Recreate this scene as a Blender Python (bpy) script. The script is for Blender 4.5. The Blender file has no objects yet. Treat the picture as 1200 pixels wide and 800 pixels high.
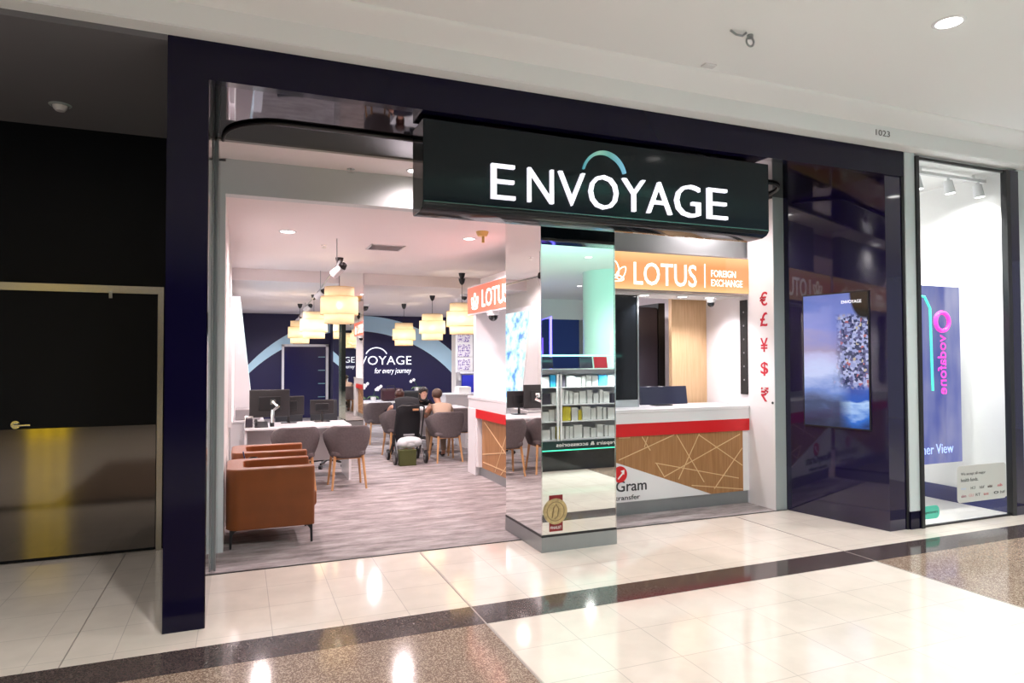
import bpy, bmesh, math, random
from mathutils import Vector, Matrix
random.seed(7)
PI = math.pi
SC = bpy.context.scene
COL = SC.collection

# ------------------------------------------------------------------ camera
def make_camera():
    yaw, pitch, roll = math.radians(22.0683), math.radians(1.40386), math.radians(-0.15904)
    F = Vector((math.sin(yaw)*math.cos(pitch), math.cos(yaw)*math.cos(pitch), math.sin(pitch)))
    R0 = Vector((math.cos(yaw), -math.sin(yaw), 0))
    U0 = R0.cross(F)
    R = R0*math.cos(roll) + U0*math.sin(roll)
    U = -R0*math.sin(roll) + U0*math.cos(roll)
    cam = bpy.data.cameras.new('camera'); cam.sensor_width = 36; cam.lens = 787.03/1200*36
    cam.clip_start = 0.05; cam.clip_end = 200
    o = bpy.data.objects.new('camera', cam); COL.objects.link(o)
    m = Matrix(((R.x, U.x, -F.x, 0), (R.y, U.y, -F.y, 0), (R.z, U.z, -F.z, 1.6), (0, 0, 0, 1)))
    o.matrix_world = m
    SC.camera = o
make_camera()
SC.view_settings.view_transform = 'Standard'
SC.view_settings.look = 'None'
SC.view_settings.gamma = 1
SC.view_settings.use_curve_mapping = False
SC.view_settings.exposure = 0.0

# ------------------------------------------------------------------ world and lights
W = bpy.data.worlds.new('world'); SC.world = W; W.use_nodes = True
W.node_tree.nodes['Background'].inputs[0].default_value = (0.80, 0.84, 0.92, 1)
W.node_tree.nodes['Background'].inputs[1].default_value = 0.47

def area(loc, size, power, color=(1, 1, 1), rot=(0, 0, 0), sy=None, spread=None):
    l = bpy.data.lights.new('area_light', 'AREA'); l.energy = power; l.color = color
    l.size = size
    if sy: l.shape = 'RECTANGLE'; l.size_y = sy
    if spread: l.spread = spread
    o = bpy.data.objects.new('area_light', l); o.location = loc; o.rotation_euler = rot; COL.objects.link(o)
    return o
def spot(loc, power, color=(1, 1, 1), angle=100, blend=0.6, target=None, r=0.06):
    l = bpy.data.lights.new('spot_light', 'SPOT'); l.energy = power; l.color = color
    l.spot_size = math.radians(angle); l.spot_blend = blend; l.shadow_soft_size = r
    o = bpy.data.objects.new('spot_light', l); o.location = loc; COL.objects.link(o)
    if target:
        o.rotation_euler = (Vector(target)-Vector(loc)).to_track_quat('-Z', 'Y').to_euler()
    return o
# mall gallery: rows of recessed ceiling lamps and a lit aisle behind the camera
MALL = (1.0, 0.97, 0.95)
for x, y, p in ((4.154, 2.857, 230), (8.0, 2.6, 230), (0.4, 2.2, 230), (-3.4, 2.2, 200), (3.5, -1.5, 260), (8.5, -2.0, 260), (-1.5, -2.5, 260), (6.8, -2.35, 160), (9.3, -7.5, 260), (4.0, -8.0, 260)):
    spot((x, y, 3.66), p*1.17, MALL, 150, 0.8, r=0.09)
# teal light strip of the accessory kiosk washing the gallery ceiling and round column
spot((5.0, 0.9, 1.75), 750, (0.25, 1.0, 0.8), 120, 0.8, target=(6.0, -3.0, 3.6), r=0.2)
# shop interior lamps
PINK = (1.0, 0.83, 0.84)
for x, y, z, p in ((0.475, 7.65, 2.93, 150), (1.44, 5.85, 3.22, 26), (4.55, 5.80, 3.22, 60), (2.45, 7.35, 2.93, 190), (2.2, 9.6, 2.93, 190), (0.3, 10.2, 2.93, 110)):  # the lamp behind the black sign is added to brighten the currency wall
    spot((x, y, z), p*1.2, PINK, 160, 0.8, r=0.09)
for x, y, p in ((4.4, 12.6, 180), (2.4, 12.9, 180), (0.5, 13.2, 200), (0.8, 16.9, 200), (3.0, 17.2, 220), (5.2, 16.8, 200)):
    spot((x, y, 2.75), p, (0.93, 0.92, 1.0), 160, 0.8, r=0.09)
spot((4.2, 7.4, 2.55), 170, (1, 0.95, 0.97), 160, 0.8, r=0.08)
# neighbouring shop
for x in (6.25, 6.72, 7.17):
    spot((x+0.01, 4.66, 3.25), 130, (1, 0.98, 0.95), 150, 0.8, target=(x, 5.5, 0.0), r=0.05)
spot((6.6, 6.4, 3.40), 380, (1, 0.98, 0.95), 160, 0.8, r=0.1)

# ------------------------------------------------------------------ materials
MATS = {}
def mat(name, col, rough=0.5, metal=0.0, coat=0.0, emit=None, es=0.0, noise=0.0, nscale=8.0, bump=0.0, bscale=60.0,
        trans=0.0, spec=0.5, stretch=(1, 1, 1)):
    if name in MATS: return MATS[name]
    m = bpy.data.materials.new(name); m.use_nodes = True
    nt = m.node_tree; b = nt.nodes['Principled BSDF']
    c = (*col, 1)
    b.inputs['Base Color'].default_value = c
    b.inputs['Roughness'].default_value = rough
    b.inputs['Metallic'].default_value = metal
    b.inputs['Coat Weight'].default_value = coat
    b.inputs['Coat Roughness'].default_value = 0.03
    b.inputs['Transmission Weight'].default_value = trans
    b.inputs['Specular IOR Level'].default_value = spec
    if emit:
        b.inputs['Emission Color'].default_value = (*emit, 1); b.inputs['Emission Strength'].default_value = es
    if noise or bump:
        tc = nt.nodes.new('ShaderNodeTexCoord'); mp = nt.nodes.new('ShaderNodeMapping')
        mp.inputs['Scale'].default_value = stretch
        nt.links.new(tc.outputs['Object'], mp.inputs['Vector'])
        n = nt.nodes.new('ShaderNodeTexNoise'); n.inputs['Scale'].default_value = nscale; n.inputs['Detail'].default_value = 6
        nt.links.new(mp.outputs[0], n.inputs['Vector'])
        if noise:
            r = nt.nodes.new('ShaderNodeValToRGB')
            r.color_ramp.elements[0].position = 0.3; r.color_ramp.elements[1].position = 0.7
            r.color_ramp.elements[0].color = (*[max(0, v*(1-noise)) for v in col], 1)
            r.color_ramp.elements[1].color = (*[min(1, v*(1+noise)) for v in col], 1)
            nt.links.new(n.outputs['Fac'], r.inputs[0]); nt.links.new(r.outputs[0], b.inputs['Base Color'])
        if bump:
            n2 = nt.nodes.new('ShaderNodeTexNoise'); n2.inputs['Scale'].default_value = bscale
            nt.links.new(mp.outputs[0], n2.inputs['Vector'])
            bp = nt.nodes.new('ShaderNodeBump'); bp.inputs['Strength'].default_value = bump; bp.inputs['Distance'].default_value = 0.01
            nt.links.new(n2.outputs['Fac'], bp.inputs['Height']); nt.links.new(bp.outputs[0], b.inputs['Normal'])
    MATS[name] = m
    return m
def ND(nt, kind, **kw):
    n = nt.nodes.new(kind)
    for k, v in kw.items():
        if k.startswith('i_'): n.inputs[k[2:].replace('_', ' ')].default_value = v
        else: setattr(n, k, v)
    return n
def ramp(nt, stops, interp='LINEAR'):
    r = nt.nodes.new('ShaderNodeValToRGB'); r.color_ramp.interpolation = interp
    e = r.color_ramp.elements
    while len(e) > 1: e.remove(e[-1])
    e[0].position, e[0].color = stops[0][0], (*stops[0][1], 1)
    for p, c in stops[1:]:
        q = e.new(p); q.color = (*c, 1)
    return r

def mat_tiles():
    m = bpy.data.materials.new('mall_tiles'); m.use_nodes = True; nt = m.node_tree; b = nt.nodes['Principled BSDF']
    tc = ND(nt, 'ShaderNodeTexCoord'); mp = ND(nt, 'ShaderNodeMapping'); L = nt.links.new
    mp.inputs['Location'].default_value = (-1.40, -3.84, 0)
    L(tc.outputs['Object'], mp.inputs[0])
    br = ND(nt, 'ShaderNodeTexBrick', offset=0.0, squash=1.0)
    br.inputs['Scale'].default_value = 1.0; br.inputs['Brick Width'].default_value = 0.404; br.inputs['Row Height'].default_value = 0.404
    br.inputs['Mortar Size'].default_value = 0.003; br.inputs['Mortar Smooth'].default_value = 0.5
    br.inputs['Color1'].default_value = (0.76, 0.675, 0.595, 1); br.inputs['Color2'].default_value = (0.79, 0.705, 0.625, 1)
    br.inputs['Mortar'].default_value = (0.55, 0.49, 0.44, 1)
    L(mp.outputs[0], br.inputs['Vector'])
    n = ND(nt, 'ShaderNodeTexNoise'); n.inputs['Scale'].default_value = 5; n.inputs['Detail'].default_value = 8
    L(tc.outputs['Object'], n.inputs['Vector'])
    r = ramp(nt, [(0.3, (0.90, 0.90, 0.90)), (0.7, (1, 1, 1))])
    L(n.outputs['Fac'], r.inputs[0])
    mx = ND(nt, 'ShaderNodeMix', data_type='RGBA', blend_type='MULTIPLY'); mx.inputs[0].default_value = 1
    L(br.outputs['Color'], mx.inputs[6]); L(r.outputs[0], mx.inputs[7]); L(mx.outputs[2], b.inputs['Base Color'])
    b.inputs['Roughness'].default_value = 0.09; b.inputs['Specular IOR Level'].default_value = 0.75
    return m
def mat_speckle(name, a, bcol, rough=0.1, scale=120):
    m = bpy.data.materials.new(name); m.use_nodes = True; nt = m.node_tree; b = nt.nodes['Principled BSDF']; L = nt.links.new
    tc = ND(nt, 'ShaderNodeTexCoord'); v = ND(nt, 'ShaderNodeTexVoronoi'); v.inputs['Scale'].default_value = scale
    L(tc.outputs['Object'], v.inputs['Vector'])
    s = ND(nt, 'ShaderNodeSeparateColor'); L(v.outputs['Color'], s.inputs[0])
    r = ramp(nt, [(0.0, a), (0.55, tuple(x*1.2 for x in a)), (0.75, bcol), (1, bcol)]); L(s.outputs[0], r.inputs[0])
    L(r.outputs[0], b.inputs['Base Color']); b.inputs['Roughness'].default_value = rough
    return m
def mat_carpet():
    m = bpy.data.materials.new('carpet_plank'); m.use_nodes = True; nt = m.node_tree; b = nt.nodes['Principled BSDF']; L = nt.links.new
    tc = ND(nt, 'ShaderNodeTexCoord'); mp = ND(nt, 'ShaderNodeMapping'); mp.inputs['Scale'].default_value = (1.0, 3.6, 1)
    L(tc.outputs['Object'], mp.inputs[0])
    n = ND(nt, 'ShaderNodeTexNoise'); n.inputs['Scale'].default_value = 2.2; n.inputs['Detail'].default_value = 10; n.inputs['Roughness'].default_value = 0.7
    L(mp.outputs[0], n.inputs['Vector'])
    r = ramp(nt, [(0.32, (0.12, 0.10, 0.10)), (0.5, (0.28, 0.245, 0.245)), (0.66, (0.44, 0.40, 0.395))]); L(n.outputs['Fac'], r.inputs[0])
    L(r.outputs[0], b.inputs['Base Color']); b.inputs['Roughness'].default_value = 0.75
    n2 = ND(nt, 'ShaderNodeTexNoise'); n2.inputs['Scale'].default_value = 250; L(tc.outputs['Object'], n2.inputs['Vector'])
    bp = ND(nt, 'ShaderNodeBump'); bp.inputs['Strength'].default_value = 0.3; bp.inputs['Distance'].default_value = 0.004
    L(n2.outputs['Fac'], bp.inputs['Height']); L(bp.outputs[0], b.inputs['Normal'])
    return m
def mat_wood(name, a, bcol, stretch=(18, 18, 1.2), rough=0.45):
    m = bpy.data.materials.new(name); m.use_nodes = True; nt = m.node_tree; b = nt.nodes['Principled BSDF']; L = nt.links.new
    tc = ND(nt, 'ShaderNodeTexCoord'); mp = ND(nt, 'ShaderNodeMapping'); mp.inputs['Scale'].default_value = stretch
    L(tc.outputs['Object'], mp.inputs[0])
    n = ND(nt, 'ShaderNodeTexNoise'); n.inputs['Scale'].default_value = 3; n.inputs['Detail'].default_value = 8
    L(mp.outputs[0], n.inputs['Vector'])
    r = ramp(nt, [(0.3, a), (0.7, bcol)]); L(n.outputs['Fac'], r.inputs[0])
    L(r.outputs[0], b.inputs['Base Color']); b.inputs['Roughness'].default_value = rough
    return m
def mat_glass(name='clear_glass', tint=(0.96, 0.98, 0.98), refl=0.12):
    m = bpy.data.materials.new(name); m.use_nodes = True; nt = m.node_tree; L = nt.links.new
    nt.nodes.remove(nt.nodes['Principled BSDF']); out = nt.nodes['Material Output']
    t = ND(nt, 'ShaderNodeBsdfTransparent'); t.inputs[0].default_value = (*tint, 1)
    g = ND(nt, 'ShaderNodeBsdfGlossy'); g.inputs['Roughness'].default_value = 0.01
    fr = ND(nt, 'ShaderNodeFresnel'); fr.inputs[0].default_value = 1.45
    mx = ND(nt, 'ShaderNodeMixShader')
    ge = ND(nt, 'ShaderNodeNewGeometry'); iv = ND(nt, 'ShaderNodeMath', operation='SUBTRACT'); iv.inputs[0].default_value = 1; L(ge.outputs['Backfacing'], iv.inputs[1])
    mu = ND(nt, 'ShaderNodeMath', operation='MULTIPLY'); L(fr.outputs[0], mu.inputs[0]); L(iv.outputs[0], mu.inputs[1])
    L(mu.outputs[0], mx.inputs[0]); L(t.outputs[0], mx.inputs[1]); L(g.outputs[0], mx.inputs[2]); L(mx.outputs[0], out.inputs[0])
    return m
def mat_shade():
    m = bpy.data.materials.new('woven_bamboo'); m.use_nodes = True; nt = m.node_tree; L = nt.links.new
    nt.nodes.remove(nt.nodes['Principled BSDF']); out = nt.nodes['Material Output']
    tc = ND(nt, 'ShaderNodeTexCoord'); w = ND(nt, 'ShaderNodeTexWave', bands_direction='Z'); w.inputs['Scale'].default_value = 26
    w.inputs['Distortion'].default_value = 3
    L(tc.outputs['Object'], w.inputs['Vector'])
    r = ramp(nt, [(0, (0.80, 0.66, 0.46)), (1, (0.96, 0.90, 0.76))]); L(w.outputs['Fac'], r.inputs[0])
    d = ND(nt, 'ShaderNodeBsdfDiffuse'); t = ND(nt, 'ShaderNodeBsdfTranslucent'); mx = ND(nt, 'ShaderNodeMixShader'); mx.inputs[0].default_value = 0.62
    L(r.outputs[0], d.inputs[0]); L(r.outputs[0], t.inputs[0]); L(d.outputs[0], mx.inputs[1]); L(t.outputs[0], mx.inputs[2])
    tr = ND(nt, 'ShaderNodeBsdfTransparent'); m2 = ND(nt, 'ShaderNodeMixShader'); m2.inputs[0].default_value = 0.22
    L(mx.outputs[0], m2.inputs[1]); L(tr.outputs[0], m2.inputs[2]); L(m2.outputs[0], out.inputs[0])
    return m
def mat_emitcol(name, build, strength=1.0):
    """screen / lit print: build(nt, uvsocket) returns a colour socket"""
    m = bpy.data.materials.new(name); m.use_nodes = True; nt = m.node_tree; b = nt.nodes['Principled BSDF']
    tc = ND(nt, 'ShaderNodeTexCoord')
    c = build(nt, tc.outputs['Generated'])
    b.inputs['Base Color'].default_value = (0.01, 0.01, 0.01, 1); b.inputs['Roughness'].default_value = 0.08
    nt.links.new(c, b.inputs['Emission Color']); b.inputs['Emission Strength'].default_value = strength
    return m

WHITE = mat('white_paint', (0.80, 0.79, 0.78), 0.6)
CEIL = mat('ceiling_white', (0.83, 0.84, 0.85), 0.85)
CEILIN = mat('ceiling_inside', (0.80, 0.74, 0.745), 0.85)
ALCOVE_C = mat('alcove_ceiling', (0.16, 0.155, 0.17), 0.9)
BLACKW = mat('black_paint', (0.004, 0.005, 0.008), 0.4, spec=0.15)
NAVY = mat('navy_gloss', (0.0035, 0.0025, 0.018), 0.10, spec=0.25)
NAVYBLADE = mat('navy_gloss_blade', (0.008, 0.005, 0.034), 0.05, coat=0.3, spec=0.6)
NAVYWALL = mat('navy_matte', (0.010, 0.008, 0.060), 0.45, noise=0.06, nscale=2)
MIRROR = mat('mirror', (0.88, 0.90, 0.88), 0.005, 1.0)
DARKMIRROR = mat('dark_mirror', (0.055, 0.048, 0.06), 0.03, 1.0, bump=0.02, bscale=2.0)
GREYMET = mat('grey_metal', (0.33, 0.35, 0.36), 0.35, 0.7, noise=0.03)
GREYPAINT = mat('grey_paint', (0.36, 0.40, 0.41), 0.5)
PALE = mat('pale_grey_paint', (0.62, 0.67, 0.69), 0.5)
STEEL = mat('brushed_steel', (0.20, 0.18, 0.165), 0.08, 1.0, bump=0.02, bscale=3, stretch=(1.5, 1.5, 0.4))
STEELFR = mat('frame_steel', (0.55, 0.52, 0.48), 0.25, 1.0)
CHROME = mat('chrome', (0.8, 0.8, 0.8), 0.12, 1.0)
BLACK = mat('black_plastic', (0.012, 0.012, 0.014), 0.35)
BLACKGL = mat('black_gloss', (0.008, 0.010, 0.013), 0.06, coat=0.4)
SIGNBLK = mat('sign_black', (0.006, 0.011, 0.015), 0.10, spec=0.22)
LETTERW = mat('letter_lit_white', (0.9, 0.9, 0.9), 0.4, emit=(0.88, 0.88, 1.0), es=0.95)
ORANGE = mat('tan_leather', (0.225, 0.060, 0.012), 0.34, noise=0.10, nscale=5, bump=0.15, bscale=180)
GREYFAB = mat('grey_fabric', (0.120, 0.098, 0.102), 0.9, noise=0.12, nscale=40, bump=0.3, bscale=300)
OAK = mat_wood('oak_leg', (0.50, 0.25, 0.10), (0.66, 0.37, 0.17), (10, 10, 2))
OAKPAN = mat_wood('oak_panel', (0.30, 0.135, 0.045), (0.42, 0.21, 0.085), (22, 22, 1.0))
OAKPALE = mat_wood('oak_pale_panel', (0.60, 0.37, 0.20), (0.72, 0.48, 0.28), (20, 20, 1.0))
RED = mat('red_band', (0.62, 0.008, 0.012), 0.35)
DARKRED = mat('red_print', (0.50, 0.01, 0.03), 0.5)
LINEW = mat('inlay_pale', (0.72, 0.50, 0.28), 0.5)
WHITEGL = mat('white_laminate', (0.78, 0.77, 0.79), 0.22)
DARKPURP = mat('charcoal_panel', (0.045, 0.036, 0.05), 0.35)
SCREENOFF = mat('screen_off', (0.03, 0.032, 0.055), 0.12)
LBLUE = mat('light_blue_paint', (0.55, 0.82, 0.97), 0.5)
LIGHTDISC = mat('lamp_disc', (1, 1, 1), 0.4, emit=(1, 0.97, 0.93), es=9)
BULB = mat('bulb', (1, 1, 1), 0.4, emit=(1, 0.86, 0.62), es=14)
GLASS = mat_glass()
SHADE = mat_shade()
TILES = mat_tiles()
GRANITE = mat_speckle('dark_granite', (0.045, 0.034, 0.034), (0.10, 0.075, 0.07), 0.08, 160)
TERRAZZO = mat_speckle('brown_terrazzo', (0.17, 0.115, 0.085), (0.46, 0.36, 0.28), 0.10, 190)
CARPET = mat_carpet()
SKIN = mat('skin', (0.56, 0.30, 0.21), 0.5)
SKINTAN = mat('skin_tan', (0.40, 0.20, 0.13), 0.5)
HAIRD = mat('hair_dark', (0.018, 0.010, 0.008), 0.5)
HAIRR = mat('hair_auburn', (0.055, 0.016, 0.010), 0.5)
HAIRB = mat('hair_brown', (0.085, 0.05, 0.035), 0.6)
BEIGE = mat('beige_shirt', (0.46, 0.33, 0.25), 0.9)
BLACKCL = mat('black_cloth', (0.010, 0.010, 0.013), 0.9)
NAVYCL = mat('dark_navy_cloth', (0.016, 0.016, 0.035), 0.9)
TROUS = mat('khaki_cloth', (0.22, 0.16, 0.12), 0.9)
GREEN = mat('green_bag', (0.065, 0.075, 0.018), 0.7)
GREENNEON = mat('green_neon', (0.1, 0.9, 0.6), 0.4, emit=(0.05, 0.95, 0.50), es=1.0)
TEALLIT = mat('teal_light', (0.1, 0.9, 0.8), 0.4, emit=(0.30, 1.0, 0.85), es=3.0)
PURPNEON = mat('purple_neon', (0.3, 0.2, 1), 0.4, emit=(0.12, 0.10, 1.0), es=5)
GRASSG = mat('leaf_green', (0.04, 0.12, 0.02), 0.5)
PETAL = mat('white_petal', (0.85, 0.83, 0.85), 0.5)
BAGW = mat('white_plastic_bag', (0.62, 0.66, 0.68), 0.35, bump=0.9, bscale=14)
BLUEP = mat('royal_blue', (0.02, 0.03, 0.42), 0.4)
PAPERW = mat('paper_white', (0.82, 0.82, 0.80), 0.7)
YELLOWB = mat('yellow_box', (0.72, 0.60, 0.04), 0.5)
CYANB = mat('cyan_box', (0.05, 0.45, 0.80), 0.4)
DARKTXT = mat('dark_text', (0.03, 0.03, 0.035), 0.5)
GOLD = mat('gold_medal', (0.55, 0.43, 0.22), 0.35, 0.6, noise=0.25, nscale=25)
MAROON = mat('maroon_cloth', (0.035, 0.004, 0.010), 0.6)
BEIGEPL = mat('yellowed_plastic', (0.72, 0.50, 0.16), 0.4)

# ------------------------------------------------------------------ mesh builder
class MB:
    def __init__(s): s.bm = bmesh.new(); s.mi = 0
    def _add(s, verts, faces):
        vs = [s.bm.verts.new(v) for v in verts]; out = []
        for f in faces:
            try:
                fc = s.bm.faces.new([vs[i] for i in f]); fc.material_index = s.mi; out.append(fc)
            except ValueError: pass
        return vs
    def box(s, x0, x1, y0, y1, z0, z1):
        v = [(x, y, z) for z in (z0, z1) for y in (y0, y1) for x in (x0, x1)]
        s._add(v, [(0, 2, 3, 1), (4, 5, 7, 6), (0, 1, 5, 4), (2, 6, 7, 3), (0, 4, 6, 2), (1, 3, 7, 5)]); return s
    def cbox(s, c, d, rz=0, M=None):
        hx, hy, hz = d[0]/2, d[1]/2, d[2]/2
        m = (M if M else Matrix.Rotation(rz, 4, 'Z'))
        v = [Vector(c) + (m @ Vector((x*hx, y*hy, z*hz))) for z in (-1, 1) for y in (-1, 1) for x in (-1, 1)]
        s._add(v, [(0, 2, 3, 1), (4, 5, 7, 6), (0, 1, 5, 4), (2, 6, 7, 3), (0, 4, 6, 2), (1, 3, 7, 5)]); return s
    def prism(s, poly, a0, a1, axis='z'):
        def P(p, a):
            return {'z': (p[0], p[1], a), 'y': (p[0], a, p[1]), 'x': (a, p[0], p[1])}[axis]
        n = len(poly); v = [P(p, a0) for p in poly] + [P(p, a1) for p in poly]
        f = [tuple(range(n)), tuple(range(2*n-1, n-1, -1))] + [(i, i+n, (i+1) % n+n, (i+1) % n) for i in range(n)]
        s._add(v, f); return s
    def bar(s, p0, p1, r0, r1=None, n=12, caps=True):
        p0, p1 = Vector(p0), Vector(p1); r1 = r0 if r1 is None else r1
        d = (p1-p0).normalized(); a = d.orthogonal().normalized(); b = d.cross(a)
        v = []
        for p, r in ((p0, r0), (p1, r1)):
            v += [p + (a*math.cos(2*PI*i/n) + b*math.sin(2*PI*i/n))*r for i in range(n)]
        f = [(i, (i+1) % n, (i+1) % n+n, i+n) for i in range(n)]
        if caps: f += [tuple(range(n-1, -1, -1)), tuple(range(n, 2*n))]
        s._add(v, f); return s
    def tube(s, pts, r, n=8):
        pts = [Vector(p) for p in pts]; rings = []
        up = None
        for i, p in enumerate(pts):
            d = (pts[min(i+1, len(pts)-1)]-pts[max(i-1, 0)]).normalized()
            if up is None: up = d.orthogonal().normalized()
            a = (up - d*up.dot(d)).normalized(); up = a; b = d.cross(a)
            rr = r[i] if isinstance(r, (list, tuple)) else r
            rings.append([p + (a*math.cos(2*PI*k/n)+b*math.sin(2*PI*k/n))*rr for k in range(n)])
        v = [q for g in rings for q in g]; m = len(pts)
        f = [(i*n+k, i*n+(k+1) % n, (i+1)*n+(k+1) % n, (i+1)*n+k) for i in range(m-1) for k in range(n)]
        f += [tuple(range(n-1, -1, -1)), tuple(range((m-1)*n, m*n))]
        s._add(v, f); return s
    def lathe(s, prof, c=(0, 0, 0), n=24, close=False):
        v = []
        for r, z in prof: v += [(c[0]+r*math.cos(2*PI*k/n), c[1]+r*math.sin(2*PI*k/n), c[2]+z) for k in range(n)]
        m = len(prof)
        f = [(i*n+k, i*n+(k+1) % n, (i+1)*n+(k+1) % n, (i+1)*n+k) for i in range(m-1) for k in range(n)]
        if close: f += [tuple(range(n-1, -1, -1)), tuple(range((m-1)*n, m*n))]
        s._add(v, f); return s
    def ell(s, c, r, n=14, m=9, M=None):
        c = Vector(c); v = []
        for j in range(m+1):
            t = PI*j/m
            for k in range(n):
                q = Vector((r[0]*math.sin(t)*math.cos(2*PI*k/n), r[1]*math.sin(t)*math.sin(2*PI*k/n), r[2]*math.cos(t)))
                v.append(c + (M @ q if M else q))
        f = [(j*n+k, (j+1)*n+k, (j+1)*n+(k+1) % n, j*n+(k+1) % n) for j in range(m) for k in range(n)]
        s._add(v, f); bmesh.ops.remove_doubles(s.bm, verts=s.bm.verts[:], dist=1e-5); return s
    def grid(s, rows):
        n = len(rows[0]); v = [p for r in rows for p in r]
        f = [(i*n+k, i*n+k+1, (i+1)*n+k+1, (i+1)*n+k) for i in range(len(rows)-1) for k in range(n-1)]
        s._add(v, f); return s
    def build(s, name, material, parent=None, bevel=0.0, smooth=False, solid=0.0, sub=0, seg=2):
        bm = s.bm
        bmesh.ops.recalc_face_normals(bm, faces=bm.faces[:])
        if parent is not None:
            off = Vector((0, 0, 0)); p = parent
            while p is not None:
                off += p.location; p = p.parent
            bmesh.ops.translate(bm, verts=bm.verts[:], vec=-off)
        me = bpy.data.meshes.new(name); bm.to_mesh(me); bm.free()
        o = bpy.data.objects.new(name, me); COL.objects.link(o)
        for q in (material if isinstance(material, (list, tuple)) else [material]): me.materials.append(q)
        if parent is not None: o.parent = parent
        if solid:
            md = o.modifiers.new('thick', 'SOLIDIFY'); md.thickness = solid; md.offset = 0
        if bevel:
            md = o.modifiers.new('bevel', 'BEVEL'); md.width = bevel; md.segments = seg; md.limit_method = 'ANGLE'; md.angle_limit = math.radians(40)
        if sub:
            md = o.modifiers.new('sub', 'SUBSURF'); md.levels = sub; md.render_levels = sub
        if smooth or bevel:
            for p in me.polygons: p.use_smooth = True
            if bevel or not sub:
                try: me.set_sharp_from_angle(angle=math.radians(38))
                except Exception: pass
        return o
def B(*a): return MB().box(*a)
def tag(o, label, cat, group=None, kind=None):
    if label: o['label'] = label
    if cat: o['category'] = cat
    if group: o['group'] = group
    if kind: o['kind'] = kind
    return o
def thing(name, label, cat, loc=(0, 0, 0), rz=0, group=None):
    o = bpy.data.objects.new(name, None); o.empty_display_size = 0.1; COL.objects.link(o)
    o.location = loc; o.rotation_euler = (0, 0, rz)
    return tag(o, label, cat, group)
def struct(name, mb, m, **kw):
    o = mb.build(name, m, **kw)
    if o.parent is None: o['kind'] = 'structure'
    return o
def copy_tree(o, parent=None):
    c = o.copy(); COL.objects.link(c); c.parent = parent
    for ch in list(o.children): copy_tree(ch, c)
    return c
def text(name, body, m, parent, org, xd, ud, height, width=None, depth=0.004, align='l', offset=0.0, capref=None, tagit=None, shear=0):
    """letters as a mesh; org = lower left corner of the ink, xd/ud unit vectors; height = ink height"""
    c = bpy.data.curves.new(name, 'FONT'); c.body = body; c.size = 1; c.extrude = 0.5; c.offset = offset; c.resolution_u = 3; c.shear = shear
    t = bpy.data.objects.new('tmp', c); COL.objects.link(t)
    dg = bpy.context.evaluated_depsgraph_get(); dg.update()
    me = bpy.data.meshes.new_from_object(t.evaluated_get(dg))
    bpy.data.objects.remove(t)
    xs = [v.co.x for v in me.vertices]; ys = [v.co.y for v in me.vertices]
    x0, x1, y0, y1 = min(xs), max(xs), min(ys), max(ys)
    sy = height/(y1-y0); sx = (width/(x1-x0)) if width else sy
    xd, ud = Vector(xd), Vector(ud); nd = xd.cross(ud); org = Vector(org)
    off = Vector((0, 0, 0)); p = parent
    while p is not None:
        off += p.location; p = p.parent
    sh = {'l': 0, 'c': -0.5*(x1-x0)*sx, 'r': -(x1-x0)*sx}[align]
    for v in me.vertices:
        v.co = org - off + xd*((v.co.x-x0)*sx + sh) + ud*((v.co.y-y0)*sy) + nd*(v.co.z+0.5)*depth
    me.materials.clear(); me.materials.append(m)
    me.name = name
    o = bpy.data.objects.new(name, me); COL.objects.link(o)
    if parent is not None: o.parent = parent
    return o
XP, XM, YP, YM, ZP = (1, 0, 0), (-1, 0, 0), (0, 1, 0), (0, -1, 0), (0, 0, 1)

def arcpts(cx, cy, r, a0, a1, n):
    return [(cx+r*math.cos(math.radians(a0+(a1-a0)*i/n)), cy+r*math.sin(math.radians(a0+(a1-a0)*i/n))) for i in range(n+1)]
def rrect(x0, x1, y0, y1, r, n=5):
    return (arcpts(x1-r, y1-r, r, 0, 90, n) + arcpts(x0+r, y1-r, r, 90, 180, n) +
            arcpts(x0+r, y0+r, r, 180, 270, n) + arcpts(x1-r, y0+r, r, 270, 360, n))

# ================================================================== SETTING
# floors
YT = 5.49
struct('floor', B(-8, 16, -14, 9, -0.12, 0.0), TILES)
struct('floor_stripe', B(-8, 7.9, 3.85, 4.145, -0.01, 0.0015), GRANITE)
struct('floor_terrazzo', B(-1.9, 1.395, 0.6, 3.85, -0.01, 0.0012), TERRAZZO)
struct('floor_terrazzo', B(4.635, 7.9, 0.6, 3.85, -0.01, 0.0012), TERRAZZO)
JOINT = mat('floor_joint', (0.30, 0.26, 0.23), 0.4)
for jx in (-0.86, 1.388, 4.632):
    struct('floor_joint', B(jx-(0.005 if jx > 0 else 0.0025), jx+(0.005 if jx > 0 else 0.0025), -0.2 if jx > 0 else 4.15, (6.36 if jx < 0 else YT) if jx < 4 else 5.5, -0.01, 0.0022), JOINT)
struct('floor_carpet', B(-0.35, 7.0, YT, 19.2, -0.02, 0.003), CARPET)
struct('floor_trim', B(-0.186, 5.34, YT-0.012, YT+0.006, -0.01, 0.005), BLACK)
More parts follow.
